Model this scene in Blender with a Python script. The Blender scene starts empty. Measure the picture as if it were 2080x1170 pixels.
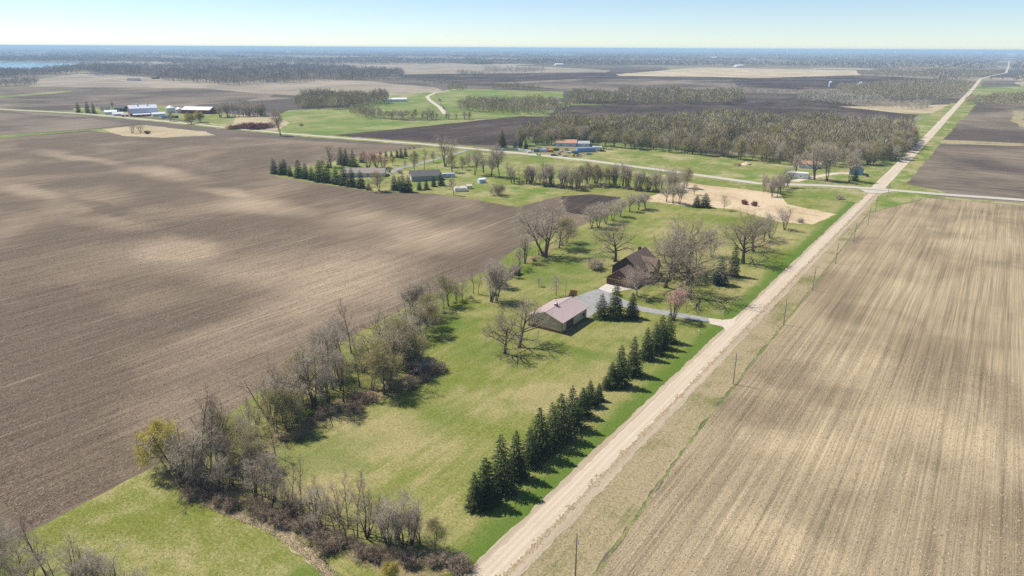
import bpy, math, random
import numpy as np
from mathutils import Vector, Matrix
from mathutils.geometry import tessellate_polygon
R = math.radians
scene = bpy.context.scene
COL = scene.collection

# ---------------------------------------------------------------- camera, sky, sun, exposure
# World frame: +Y runs along the gravel road away from the viewer, +X to its right, metres.
cam_d = bpy.data.cameras.new('camera'); cam = bpy.data.objects.new('camera', cam_d); COL.objects.link(cam)
cam_d.sensor_width = 36.0; cam_d.lens = 1405/2080*36; cam_d.clip_start = 1.0; cam_d.clip_end = 90000
cam.matrix_world = (Matrix.Translation((0, 0, 90)) @ Matrix.Rotation(R(34.5), 4, 'Z')
                    @ Matrix.Rotation(R(90-19.15), 4, 'X') @ Matrix.Rotation(R(0.28), 4, 'Z'))
scene.camera = cam

SUN_EL, SUN_AZ = 54.0, 9.0          # shadows fall towards +X, turned 9 degrees to +Y
world = bpy.data.worlds.new('World'); scene.world = world; world.use_nodes = True
wn = world.node_tree.nodes; wl = world.node_tree.links
sky = wn.new('ShaderNodeTexSky'); sky.sky_type = 'NISHITA'; sky.sun_disc = False
sky.sun_elevation = R(SUN_EL); sky.sun_rotation = R(-99.0)
sky.altitude = 1800; sky.air_density = 0.9; sky.dust_density = 0.25; sky.ozone_density = 2.9
wn['Background'].inputs['Strength'].default_value = 0.104
wl.new(sky.outputs['Color'], wn['Background'].inputs['Color'])

sd = bpy.data.lights.new('sun', 'SUN'); sd.energy = 4.8; sd.angle = R(0.5); sd.color = (1.0, 0.945, 0.85)
sun = bpy.data.objects.new('sun', sd); COL.objects.link(sun); sun.location = (-200, -40, 300)
ld = Vector((math.cos(R(SUN_AZ))*math.cos(R(SUN_EL)), math.sin(R(SUN_AZ))*math.cos(R(SUN_EL)), -math.sin(R(SUN_EL))))
sun.rotation_euler = ld.to_track_quat('-Z', 'Y').to_euler()

vs = scene.view_settings
vs.view_transform = 'Standard'; vs.look = 'None'; vs.exposure = 0.35; vs.gamma = 1.0; vs.use_curve_mapping = False
cy = scene.cycles
cy.max_bounces = 6; cy.diffuse_bounces = 2; cy.glossy_bounces = 2; cy.transmission_bounces = 2; cy.volume_bounces = 1
cy.transparent_max_bounces = 8
cy.use_denoising = False

# ---------------------------------------------------------------- helpers
def tag(o, label=None, cat=None, group=None, kind=None):
    if label: o['label'] = label
    if cat: o['category'] = cat
    if group: o['group'] = group
    if kind: o['kind'] = kind
    return o

def link(name, data, parent=None, loc=(0, 0, 0), rz=0.0):
    o = bpy.data.objects.new(name, data); COL.objects.link(o)
    o.parent = parent; o.location = loc; o.rotation_euler = (0, 0, rz)
    return o

def empty(name, loc, rz=0.0):
    o = link(name, None, None, loc, rz); o.empty_display_size = 0.5
    return o

def mesh_np(name, V, tris=None, quads=None, mats=(), tmat=None, qmat=None, smooth=False, tint=None):
    V = np.asarray(V, np.float32).reshape(-1, 3)
    T = np.zeros((0, 3), np.int32) if tris is None else np.asarray(tris, np.int32).reshape(-1, 3)
    Q = np.zeros((0, 4), np.int32) if quads is None else np.asarray(quads, np.int32).reshape(-1, 4)
    me = bpy.data.meshes.new(name)
    me.vertices.add(len(V)); me.vertices.foreach_set('co', V.ravel())
    nl = T.size + Q.size
    me.loops.add(nl); me.loops.foreach_set('vertex_index', np.concatenate([T.ravel(), Q.ravel()]).astype(np.int32))
    me.polygons.add(len(T) + len(Q))
    starts = np.concatenate([np.arange(len(T))*3, T.size + np.arange(len(Q))*4]).astype(np.int32)
    me.polygons.foreach_set('loop_start', starts)
    mi = np.concatenate([np.zeros(len(T), np.int32) if tmat is None else np.asarray(tmat, np.int32),
                         np.zeros(len(Q), np.int32) if qmat is None else np.asarray(qmat, np.int32)])
    me.polygons.foreach_set('material_index', mi)
    if smooth: me.polygons.foreach_set('use_smooth', np.ones(len(mi), bool))
    for m in mats: me.materials.append(m)
    if tint is not None:
        a = me.color_attributes.new('tint', 'FLOAT_COLOR', 'POINT')
        c = np.ones((len(V), 4), np.float32); c[:, :3] = tint
        a.data.foreach_set('color', c.ravel())
    me.update(); me.validate()
    return me

class MB:
    """collects simple solids and builds them as one mesh"""
    def __init__(s): s.v = []; s.f = []
    def add(s, vs, fs):
        b = len(s.v); s.v += [tuple(p) for p in vs]; s.f += [tuple(b+i for i in f) for f in fs]; return s
    def box(s, x0, y0, z0, x1, y1, z1):
        return s.add([(x0,y0,z0),(x1,y0,z0),(x1,y1,z0),(x0,y1,z0),(x0,y0,z1),(x1,y0,z1),(x1,y1,z1),(x0,y1,z1)],
                     [(3,2,1,0),(4,5,6,7),(0,1,5,4),(1,2,6,5),(2,3,7,6),(3,0,4,7)])
    def prism(s, prof, y0, y1):                       # profile in xz, extruded along y
        n = len(prof)
        return s.add([(x,y0,z) for x,z in prof]+[(x,y1,z) for x,z in prof],
                     [tuple(range(n)), tuple(range(2*n-1, n-1, -1))]+[(i, n+i, n+(i+1)%n, (i+1)%n) for i in range(n)])
    def cyl(s, x, y, z0, z1, r0, r1=None, n=12):
        r1 = r0 if r1 is None else r1
        a = [2*math.pi*i/n for i in range(n)]
        return s.add([(x+r0*math.cos(t), y+r0*math.sin(t), z0) for t in a]+[(x+r1*math.cos(t), y+r1*math.sin(t), z1) for t in a],
                     [tuple(range(n-1, -1, -1)), tuple(range(n, 2*n))]+[(i,(i+1)%n,n+(i+1)%n,n+i) for i in range(n)])
    def cylx(s, x0, x1, y, z, r, n=14):               # axis along x
        a = [2*math.pi*i/n for i in range(n)]
        return s.add([(x0, y+r*math.cos(t), z+r*math.sin(t)) for t in a]+[(x1, y+r*math.cos(t), z+r*math.sin(t)) for t in a],
                     [tuple(range(n-1,-1,-1)), tuple(range(n,2*n))]+[(i,(i+1)%n,n+(i+1)%n,n+i) for i in range(n)])
    def build(s, name, mat, parent=None, loc=(0,0,0), rz=0.0, bevel=0.0):
        me = bpy.data.meshes.new(name); me.from_pydata(s.v, [], s.f); me.materials.append(mat)
        import bmesh as _b
        bm = _b.new(); bm.from_mesh(me); _b.ops.recalc_face_normals(bm, faces=bm.faces)
        if bevel: _b.ops.bevel(bm, geom=bm.edges[:], offset=bevel, segments=2, affect='EDGES', clamp_overlap=True)
        bm.to_mesh(me); bm.free()
        return link(name, me, parent, loc, rz)

def ordinal(i):
    w = ['first','second','third','fourth','fifth','sixth','seventh','eighth','ninth','tenth','eleventh','twelfth','thirteenth',
         'fourteenth','fifteenth','sixteenth','seventeenth','eighteenth','nineteenth','twentieth']
    return w[i] if i < 20 else '%d%s' % (i+1, {1:'st',2:'nd',3:'rd'}.get((i+1)%10, 'th'))

# ---------------------------------------------------------------- material helpers
def newmat(name, rough=0.9, spec=0.15):
    m = bpy.data.materials.new(name); m.use_nodes = True
    b = m.node_tree.nodes['Principled BSDF']
    b.inputs['Roughness'].default_value = rough; b.inputs['Specular IOR Level'].default_value = spec
    return m, m.node_tree, b
def setin(nt, sock, v):
    if isinstance(v, bpy.types.NodeSocket): nt.links.new(v, sock)
    elif isinstance(v, (tuple, list)): sock.default_value = tuple(v)+((1.0,) if sock.type == 'RGBA' and len(v) == 3 else ())
    else: sock.default_value = v
def node(nt, t, ins=None, **props):
    n = nt.nodes.new('ShaderNode'+t)
    for k, v in props.items(): setattr(n, k, v)
    for k, v in (ins or {}).items(): setin(nt, n.inputs[k], v)
    return n
def pos(nt): return node(nt, 'NewGeometry').outputs['Position']
def vmul(nt, v, s): return node(nt, 'VectorMath', {0: v, 1: s}, operation='MULTIPLY').outputs[0]
def noise(nt, v, scale, detail=3.0, rough=0.55, dist=0.0):
    return node(nt, 'TexNoise', {'Vector': v, 'Scale': scale, 'Detail': detail, 'Roughness': rough, 'Distortion': dist}).outputs['Fac']
def mth(nt, op, a, b=0.0, clamp=False):
    n = node(nt, 'Math', {0: a, 1: b}, operation=op); n.use_clamp = clamp; return n.outputs[0]
def mrange(nt, v, a, b, c=0.0, d=1.0):
    return node(nt, 'MapRange', {'Value': v, 'From Min': a, 'From Max': b, 'To Min': c, 'To Max': d}, interpolation_type='SMOOTHSTEP').outputs['Result']
def mixc(nt, f, a, b, mode='MIX'):
    n = nt.nodes.new('ShaderNodeMix'); n.data_type = 'RGBA'; n.blend_type = mode
    setin(nt, n.inputs[0], f); setin(nt, n.inputs[6], a); setin(nt, n.inputs[7], b)
    return n.outputs[2]
def bump(nt, b, h, strength, dist):
    n = node(nt, 'Bump', {'Strength': strength, 'Distance': dist, 'Height': h}); nt.links.new(n.outputs['Normal'], b.inputs['Normal'])
def ellipses(nt, p, lst, warp=12.0, wscale=0.012):
    """soft irregular patches at fixed places on the land: list of (x, y, rx, ry, strength)"""
    w = node(nt, 'TexNoise', {'Vector': p, 'Scale': wscale, 'Detail': 4.0, 'Roughness': 0.6}).outputs['Color']
    w = node(nt, 'VectorMath', {0: w, 1: (0.5, 0.5, 0.5)}, operation='SUBTRACT').outputs[0]
    q = node(nt, 'VectorMath', {0: vmul(nt, w, (warp*4, warp*4, 0)), 1: p}, operation='ADD').outputs[0]
    tot = None
    for x, y, rx, ry, s in lst:
        d = vmul(nt, node(nt, 'VectorMath', {0: q, 1: (x, y, 0)}, operation='SUBTRACT').outputs[0], (1/rx, 1/ry, 0))
        f = mrange(nt, node(nt, 'VectorMath', {0: d}, operation='LENGTH').outputs['Value'], 1.0, 0.15, 0.0, s)
        tot = f if tot is None else mth(nt, 'MAXIMUM', tot, f)
    return tot
def plain(name, col, rough=0.7, spec=0.3, var=0.12, scale=1.5, bumpv=0.0, metal=0.0):
    m, nt, b = newmat(name, rough, spec)
    p = node(nt, 'TexCoord').outputs['Object']
    n = noise(nt, p, scale, 4.0)
    f = mrange(nt, n, 0.25, 0.75, 1-var, 1+var)
    c = mixc(nt, 1.0, tuple(col), node(nt, 'CombineColor', {0: f, 1: f, 2: f}).outputs[0], 'MULTIPLY')
    nt.links.new(c, b.inputs['Base Color']); b.inputs['Metallic'].default_value = metal
    if bumpv: bump(nt, b, noise(nt, p, scale*6, 3.0), bumpv, 0.02)
    return m

# ================================================================ THE LAND
def soil_mat(name, dark, tan, patches=None, damp=None, tram=0.0, pscale=0.008, bias=0.0, rows=(1.0, 0.03), rowamp=0.35, tan2=None, fine=2.2, stripe=0.0):
    """tilled soil: dark and eroded tan ground, drilled rows along +Y, clods"""
    m, nt, b = newmat(name, 1.0, 0.05)
    p = pos(nt)
    big = noise(nt, vmul(nt, p, (1.0, 0.8, 0)), pscale, 5.0, 0.55, 0.4)
    f = mrange(nt, big, 0.38-bias, 0.66-bias)
    if patches:
        f = mth(nt, 'ADD', mth(nt, 'MULTIPLY', f, 0.55), ellipses(nt, p, patches), True)
    if damp: f = mth(nt, 'SUBTRACT', f, ellipses(nt, p, damp, 10.0, 0.02), True)
    c = mixc(nt, f, tuple(dark), tuple(tan))
    row = noise(nt, vmul(nt, p, (rows[0], rows[1], 0)), 1.0, 4.0, 0.65)
    row2 = noise(nt, vmul(nt, p, (rows[0]*0.22, rows[1]*0.25, 0)), 1.0, 3.0, 0.6)
    fin = noise(nt, p, fine, 6.0, 0.75)
    k = mth(nt, 'ADD', mrange(nt, row, 0.3, 0.7, -rowamp, rowamp), mrange(nt, row2, 0.3, 0.7, -rowamp*0.6, rowamp*0.6))
    k = mth(nt, 'ADD', k, mrange(nt, fin, 0.25, 0.75, -0.36, 0.36))
    k = mth(nt, 'ADD', k, 1.0)
    c = mixc(nt, 1.0, c, node(nt, 'CombineColor', {0: k, 1: k, 2: k}).outputs[0], 'MULTIPLY')
    if stripe:      # pale wheel and residue lines
        s = mrange(nt, noise(nt, vmul(nt, p, (rows[0]*0.55, rows[1]*0.35, 0)), 1.0, 2.0, 0.5), 0.62, 0.74, 0.0, stripe)
        s = mth(nt, 'MULTIPLY', s, mrange(nt, noise(nt, p, 0.35, 4.0), 0.35, 0.65))
        c = mixc(nt, s, c, tan2 or tuple(tan))
    if tram:        # pale tramlines left by the drill, every few passes
        x = mth(nt, 'ADD', node(nt, 'SeparateXYZ', {0: p}).outputs[0], mth(nt, 'MULTIPLY', noise(nt, vmul(nt, p, (0.02, 0.006, 0)), 1.0, 3.0), 9.0))
        fr = mth(nt, 'ABSOLUTE', mth(nt, 'SUBTRACT', mth(nt, 'FRACT', mth(nt, 'DIVIDE', x, tram)), 0.5))
        tl_ = mth(nt, 'MULTIPLY', mrange(nt, fr, 0.045, 0.012), mrange(nt, noise(nt, vmul(nt, p, (0.05, 0.012, 0)), 1.0, 4.0, 0.7), 0.5, 0.68, 0.0, 0.6))
        c = mixc(nt, mth(nt, 'MULTIPLY', tl_, mrange(nt, fin, 0.3, 0.6, 0.3, 1.0)), c, tan2 or tuple(tan))
    nt.links.new(c, b.inputs['Base Color'])
    h = mth(nt, 'ADD', fin, mth(nt, 'MULTIPLY', row, 0.7))
    bump(nt, b, h, 0.55, 0.16)
    return m

def grass_mat(name, green, tan, lush=None, pscale=0.02, bias=0.0, streak=(0.35, 0.06), lushx=None, patches=None, lushp=None):
    m, nt, b = newmat(name, 1.0, 0.05)
    p = pos(nt)
    n1 = noise(nt, p, pscale, 6.0, 0.6, 0.5)
    n2 = noise(nt, vmul(nt, p, (streak[0], streak[1], 0)), 1.0, 4.0, 0.6)
    n3 = noise(nt, p, 1.6, 6.0, 0.75)
    n4 = noise(nt, p, 0.18, 5.0, 0.65)
    s = mth(nt, 'ADD', mth(nt, 'MULTIPLY', n1, 1.0), mth(nt, 'MULTIPLY', n2, 0.45))
    s = mth(nt, 'ADD', s, mth(nt, 'MULTIPLY', n4, 0.35))
    s = mth(nt, 'ADD', s, mth(nt, 'MULTIPLY', n3, 0.30))
    f = mrange(nt, s, 0.90-bias, 1.24-bias)
    if patches: f = mth(nt, 'ADD', mth(nt, 'MULTIPLY', f, 0.75), mth(nt, 'MULTIPLY', ellipses(nt, p, patches, 5.0, 0.03), mrange(nt, n2, 0.25, 0.7, 0.45, 1.0)), True)
    c = mixc(nt, f, tuple(green), tuple(tan))
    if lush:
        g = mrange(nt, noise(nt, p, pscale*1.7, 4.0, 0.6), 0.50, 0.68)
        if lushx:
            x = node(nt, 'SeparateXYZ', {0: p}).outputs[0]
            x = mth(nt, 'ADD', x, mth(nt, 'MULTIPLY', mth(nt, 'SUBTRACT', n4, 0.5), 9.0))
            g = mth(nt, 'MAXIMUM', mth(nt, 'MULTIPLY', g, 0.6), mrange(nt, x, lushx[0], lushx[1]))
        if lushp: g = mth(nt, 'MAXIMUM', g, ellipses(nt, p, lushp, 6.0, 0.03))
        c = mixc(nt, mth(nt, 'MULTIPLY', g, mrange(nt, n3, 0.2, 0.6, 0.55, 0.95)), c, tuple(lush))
    k = mrange(nt, n3, 0.22, 0.78, 0.66, 1.32)
    c = mixc(nt, 1.0, c, node(nt, 'CombineColor', {0: k, 1: k, 2: k}).outputs[0], 'MULTIPLY')
    nt.links.new(c, b.inputs['Base Color'])
    bump(nt, b, mth(nt, 'ADD', n3, mth(nt, 'MULTIPLY', n4, 0.8)), 0.5, 0.22)
    return m

def gravel_mat(name, a, bcol, dark, streak=(1.2, 0.02), tracks=()):
    m, nt, b = newmat(name, 0.95, 0.1)
    p = pos(nt)
    n1 = noise(nt, vmul(nt, p, (streak[0], streak[1], 0)), 1.0, 4.0, 0.6)
    n2 = noise(nt, p, 3.0, 6.0, 0.75)
    n3 = noise(nt, p, 0.08, 5.0, 0.6)
    c = mixc(nt, mrange(nt, n1, 0.3, 0.7), tuple(a), tuple(bcol))
    c = mixc(nt, mrange(nt, n3, 0.48, 0.75, 0.0, 0.4), c, tuple(dark))
    for t in tracks:      # packed wheel paths
        x = mth(nt, 'ADD', node(nt, 'SeparateXYZ', {0: p}).outputs[0], mth(nt, 'MULTIPLY', mth(nt, 'SUBTRACT', noise(nt, p, 0.02, 2.0), 0.5), 0.9))
        d = mth(nt, 'ABSOLUTE', mth(nt, 'SUBTRACT', x, t))
        c = mixc(nt, mth(nt, 'MULTIPLY', mrange(nt, d, 0.55, 0.1, 0.0, 0.5), mrange(nt, n1, 0.25, 0.6)), c, tuple(dark))
    k = mrange(nt, n2, 0.25, 0.75, 0.84, 1.14)
    c = mixc(nt, 1.0, c, node(nt, 'CombineColor', {0: k, 1: k, 2: k}).outputs[0], 'MULTIPLY')
    nt.links.new(c, b.inputs['Base Color']); bump(nt, b, n2, 0.4, 0.05)
    return m

def land_mat():
    """the far country: a patchwork of fields too far away to tell apart"""
    m, nt, b = newmat('far_land', 1.0, 0.05)
    p = pos(nt)
    w = node(nt, 'TexNoise', {'Vector': p, 'Scale': 0.0015, 'Detail': 3.0}).outputs['Color']
    q = node(nt, 'VectorMath', {0: p, 1: vmul(nt, w, (160, 160, 0))}, operation='ADD').outputs[0]
    v = node(nt, 'TexVoronoi', {'Vector': vmul(nt, q, (1.0, 1.0, 0)), 'Scale': 0.0022}, distance='CHEBYCHEV')
    h = node(nt, 'SeparateColor', {0: v.outputs['Color']}).outputs[0]
    r = node(nt, 'ValToRGB', {'Fac': h}); r.color_ramp.interpolation = 'CONSTANT'
    st = [(0.0, (0.10,0.082,0.066)), (0.22, (0.20,0.165,0.125)), (0.45, (0.30,0.25,0.18)), (0.58, (0.14,0.115,0.092)), (0.75, (0.36,0.31,0.22)), (0.86, (0.16,0.19,0.07)), (0.94, (0.22,0.19,0.12))]
    e = r.color_ramp.elements
    while len(e) < len(st): e.new(0.5)
    for i, (t, c) in enumerate(st): e[i].position = t; e[i].color = c+(1,)
    n = noise(nt, p, 0.006, 6.0, 0.6)
    k = mrange(nt, n, 0.25, 0.75, 0.7, 1.3)
    c = mixc(nt, 1.0, r.outputs['Color'], node(nt, 'CombineColor', {0: k, 1: k, 2: k}).outputs[0], 'MULTIPLY')
    nt.links.new(c, b.inputs['Base Color'])
    return m

_zc = [0.02]
def sheet(name, poly, mat, jit=None, step=None, z=None, seed=0, parent=None, kind='structure'):
    """a flat piece of land with an uneven outline, each laid a little above the one before"""
    if z is None: _zc[0] += 0.004; z = _zc[0]
    rng = random.Random(seed*77+len(poly)); out = []
    n = len(poly)
    for i in range(n):
        a = Vector(poly[i]); c = Vector(poly[(i+1) % n]); d = c-a; L = d.length
        dist = min(a.length, c.length, ((a+c)/2).length)
        st = step or max(1.2, dist*0.006)
        am = jit if jit is not None else max(0.25, dist*0.0016)
        k = max(1, min(260, int(L/st))); nv = Vector((-d.y, d.x)).normalized()
        prev = 0.0
        for j in range(k):
            prev = prev*0.6+rng.uniform(-1, 1)*am
            out.append(a+d*(j/k)+nv*(prev if j else 0.0))
    tri = tessellate_polygon([[Vector((q.x, q.y, 0)) for q in out]])
    V = [(q.x, q.y, z) for q in out]
    T = []
    for t in tri:
        a, b_, c = (out[i] for i in t)
        T.append(t if (b_-a).cross(c-a) > 0 else t[::-1])
    o = link(name, mesh_np(name, V, T, mats=(mat,)), parent)
    if parent is None: tag(o, kind=kind)
    return o

def strip(name, pts, width, mat, z=None, jit=0.0, parent=None):
    """a road or lane: centre line with a width, edges slightly ragged"""
    if z is None: _zc[0] += 0.004; z = _zc[0]
    rng = random.Random(len(pts)); P = []
    for i in range(len(pts)-1):
        a, c = Vector(pts[i]), Vector(pts[i+1]); k = max(1, min(150, int((c-a).length/max(2.0, a.length*0.01))))
        for j in range(k): P.append(a+(c-a)*(j/k))
    P.append(Vector(pts[-1])); V = []; Q = []
    for i, q in enumerate(P):
        d = (P[min(i+1, len(P)-1)]-P[max(i-1, 0)]).normalized(); nv = Vector((-d.y, d.x))
        l = q+nv*(width/2+rng.uniform(-1, 1)*jit); r = q-nv*(width/2+rng.uniform(-1, 1)*jit)
        V += [(l.x, l.y, z), (r.x, r.y, z)]
        if i: Q.append((2*i-2, 2*i-1, 2*i+1, 2*i))
    o = link(name, mesh_np(name, V, None, Q, mats=(mat,)), parent)
    if parent is None: tag(o, kind='structure')
    return o

M = {}
M['land'] = land_mat()
V = [(0, 0, 0)]; T = []
for i in range(96):
    t = 2*math.pi*i/96; V.append((42000*math.cos(t), 42000*math.sin(t), 0))
    T.append((0, 1+i, 1+(i+1) % 96))
tag(link('ground', mesh_np('ground', V, T, mats=(M['land'],))), kind='structure')

# soils
M['soil_main'] = soil_mat('soil_main', (0.142,0.108,0.077), (0.335,0.258,0.177),
    patches=[(-307.4,168.9)+(38,22,0.85), (-513.1,280.1)+(75,26,0.75), (-640.1,278.9)+(120,14,0.6), (-345.1,253.5)+(60,24,0.6), (-212.5,186.1)+(45,60,0.55), (-199.2,159.1)+(26,70,0.6), (-258.9,256.3)+(70,35,0.55), (-402.8,266.9)+(50,14,0.7), (-510.6,188.7)+(60,14,0.6), (-224.3,256.0)+(40,40,0.5), (-235.8,169.6)+(50,40,0.45), (-240.7,123.3)+(40,30,0.3), (-383.4,180.4)+(50,18,0.45)],
    damp=[(-155.3,44.8)+(40,22,0.8), (-169.9,63.7)+(50,26,0.5), (-210.8,67.2)+(70,30,0.5), (-151.3,63.6)+(20,16,0.5), (-271.4,101.6)+(60,20,0.45), (-224.1,122.9)+(30,30,0.3), (-222.5,333.7)+(40,14,0.7), (-429.6,192.6)+(60,10,0.4)],
    pscale=0.011, bias=-0.02, rows=(2.4, 0.05), rowamp=0.24, tram=14.5, stripe=0.45, tan2=(0.42,0.335,0.25))
M['stubble'] = soil_mat('stubble', (0.225,0.174,0.110), (0.410,0.322,0.200),
    patches=[(-2.5,181.1)+(30,18,0.5), (-22.6,156.3)+(22,16,0.5), (16.7,181.2)+(25,20,0.6), (-18.4,121.4)+(18,14,0.6), (-19.4,209.5)+(24,30,0.3), (-3.6,414.0)+(40,50,0.35), (-20.3,322.7)+(22,60,0.3)],
    damp=[(-36.2,172.6)+(14,10,0.8), (-32.1,258.7)+(10,22,0.6), (-24.3,399.2)+(16,40,0.35), (-34.8,198.6)+(10,14,0.4), (16.1,154.5)+(14,10,0.3)],
    pscale=0.03, bias=0.06, rows=(2.2, 0.02), rowamp=0.27, fine=3.0, stripe=0.25, tan2=(0.52,0.44,0.31))
M['soil_dark'] = soil_mat('soil_dark', (0.060,0.045,0.039), (0.13,0.098,0.078), pscale=0.009, rows=(0.8, 0.03), rowamp=0.35, bias=-0.04)
M['soil_brown'] = soil_mat('soil_brown', (0.105,0.083,0.066), (0.23,0.185,0.138), pscale=0.0055, rows=(0.5, 0.02), rowamp=0.22, bias=0.02)
M['soil_right'] = soil_mat('soil_right', (0.098,0.077,0.062), (0.225,0.178,0.128), pscale=0.0075, rows=(0.03, 0.6), rowamp=0.3, bias=0.0)
M['soil_pale'] = soil_mat('soil_pale', (0.26,0.215,0.165), (0.36,0.30,0.225), pscale=0.008, rows=(0.3, 0.01), rowamp=0.12)
M['stubble_far'] = soil_mat('stubble_far', (0.40,0.32,0.21), (0.52,0.43,0.29), pscale=0.008, rows=(0.3, 0.01), rowamp=0.1)
# grasses
GREEN, TAN, LUSH = (0.150,0.185,0.030), (0.335,0.285,0.130), (0.090,0.156,0.020)
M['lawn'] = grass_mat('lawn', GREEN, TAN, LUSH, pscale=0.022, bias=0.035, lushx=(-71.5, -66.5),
    patches=[(-107.3,102.1)+(26,20,1.0), (-105.8,88.2)+(18,14,0.95), (-88.6,145.9)+(16,12,1.0), (-103.5,132.0)+(18,14,0.55), (-108.1,316.5)+(24,40,0.45), (-135.1,332.1)+(20,40,0.45), (-83.4,345.2)+(14,40,0.55), (-84.7,194.5)+(10,6,0.5), (-87.4,92.2)+(20,14,0.5), (-112.3,175.0)+(10,10,0.5), (-72.3,262.8)+(12,30,0.5)],
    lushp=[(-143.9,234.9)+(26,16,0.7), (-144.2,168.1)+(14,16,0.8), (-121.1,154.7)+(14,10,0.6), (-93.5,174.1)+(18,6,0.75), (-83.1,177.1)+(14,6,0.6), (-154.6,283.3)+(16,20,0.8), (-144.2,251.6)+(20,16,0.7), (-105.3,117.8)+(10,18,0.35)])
M['meadow'] = grass_mat('meadow', (0.178,0.196,0.042), (0.33,0.29,0.13), (0.118,0.170,0.028), pscale=0.03, bias=-0.02, streak=(0.2,0.2))
M['verge'] = grass_mat('verge', (0.175,0.170,0.062), (0.34,0.275,0.165), None, pscale=0.05, bias=0.12, streak=(0.8,0.03))
M['lush'] = grass_mat('lush', (0.115,0.160,0.040), (0.25,0.23,0.10), (0.09,0.15,0.03), pscale=0.12, bias=0.03)
M['pasture'] = grass_mat('pasture', (0.150,0.200,0.050), (0.31,0.29,0.13), (0.11,0.20,0.035), pscale=0.011, bias=-0.02, streak=(0.05,0.02))
M['dry'] = grass_mat('dry', (0.40,0.30,0.17), (0.56,0.44,0.29), pscale=0.03, bias=0.1, streak=(0.3,0.3))
M['dry2'] = grass_mat('dry_grass_dull', (0.31,0.25,0.135), (0.45,0.365,0.235), pscale=0.03, bias=0.1, streak=(0.3,0.3))
M['yard'] = grass_mat('yard', (0.17,0.20,0.045), (0.36,0.31,0.16), (0.11,0.19,0.028), pscale=0.03, bias=-0.02)
M['litter'] = grass_mat('litter', (0.17,0.16,0.055), (0.28,0.22,0.12), (0.15,0.17,0.05), pscale=0.09, bias=0.08, streak=(0.5,0.5))
M['gravel'] = gravel_mat('gravel', (0.48,0.40,0.30), (0.58,0.495,0.38), (0.42,0.34,0.245), tracks=(-62.0, -60.7, -59.2))
M['shoulder'] = gravel_mat('shoulder', (0.36,0.29,0.205), (0.45,0.365,0.265), (0.30,0.235,0.155))
M['pave'] = gravel_mat('pave', (0.44,0.395,0.335), (0.51,0.465,0.395), (0.40,0.35,0.29), streak=(0.02,0.8))
M['lane'] = gravel_mat('lane', (0.50,0.43,0.34), (0.58,0.50,0.40), (0.42,0.36,0.27), streak=(0.3,0.3))
M['asphalt'] = gravel_mat('asphalt', (0.27,0.265,0.26), (0.34,0.33,0.32), (0.23,0.225,0.22), streak=(0.4,0.4))
M['concrete'] = gravel_mat('concrete', (0.52,0.47,0.41), (0.58,0.53,0.47), (0.55,0.5,0.44), streak=(0.4,0.4))
M['clod'] = plain('clod', (0.33,0.255,0.165), 1.0, 0.05, 0.3, 2.0)

# --- far and middle fields (the outlines were surveyed on the ground plane)
sheet('field', [(-1530.7,286.2),(-1912.1,695.2),(-1621.2,882.2),(-1443.0,976.9),(-1211.6,895.6),(-1083.3,759.0),(-1113.3,625.3),(-1127.2,497.3),(-1191.8,426.3),(-1290.0,237.7)], M['soil_brown'], seed=1)
sheet('grass_strip', [(-1520.3,473.5),(-1556.0,562.2),(-1637.0,720.2),(-1593.9,710.4),(-1529.7,601.5),(-1466.6,456.1)], M['pasture'], seed=2)
sheet('field', [(-1719.7,974.0),(-1626.8,1117.1),(-1591.5,1451.3),(-1134.7,1313.2),(-1037.9,1234.4),(-963.2,1095.9),(-971.5,994.6),(-1142.8,912.4),(-1245.0,908.8)], M['soil_pale'], seed=3)
sheet('field', [(-2203.9,2356.9),(-1332.8,2633.6),(-973.4,2661.4),(-617.2,2295.0),(-561.4,2091.3),(-833.1,1427.5),(-958.0,1431.4),(-1224.5,1457.0),(-1558.6,1665.0)], M['soil_dark'], seed=4)
sheet('field', [(-1157.6,1584.8),(-1098.2,1970.7),(-689.4,2232.4),(-347.7,2352.8),(-283.2,1933.4),(-470.9,1535.1),(-719.1,1292.8),(-871.8,1448.0)], M['soil_brown'], seed=5)
sheet('stubble_field', [(-1191.5,2394.8),(-1312.1,3579.4),(-581.8,3609.5),(-465.1,2984.7),(-660.7,2454.0),(-1113.5,2276.6)], M['stubble_far'], seed=6)
sheet('field', [(-737.4,2285.4),(-453.0,2929.9),(-202.0,2752.3),(-157.2,2186.9),(-407.2,1777.2),(-560.2,1820.1)], M['soil_dark'], seed=7)
sheet('field', [(-2706.4,2442.3),(-2876.6,3428.2),(-1907.6,3115.4),(-1423.0,2811.2),(-1319.9,2565.7),(-1688.2,2010.3),(-1802.2,1778.9)], M['soil_pale'], seed=8)
sheet('field', [(-2596.1,1183.5),(-1982.1,1199.9),(-1584.4,1087.7),(-1621.2,882.2),(-1862.5,736.4),(-2287.2,933.8)], M['soil_pale'], seed=9)
sheet('meadow', [(-881.6,687.7),(-844.0,786.0),(-691.9,678.3),(-628.5,677.0),(-563.2,759.6),(-550.4,813.3),(-569.1,647.3),(-590.4,518.7),(-672.5,491.8),(-795.2,599.3)], M['pasture'], seed=10)
sheet('meadow', [(-996.1,993.0),(-1014.0,1160.3),(-949.3,1107.1),(-747.8,885.8),(-633.7,758.5),(-671.1,694.3),(-828.5,751.2)], M['pasture'], seed=11)
sheet('meadow', [(-1004.3,1168.2),(-1049.5,1301.3),(-798.8,1358.3),(-694.0,1180.9),(-708.1,969.2),(-721.6,881.4),(-523.6,871.5),(-547.5,806.5),(-612.4,739.1),(-751.7,895.4)], M['pasture'], seed=12)
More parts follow.
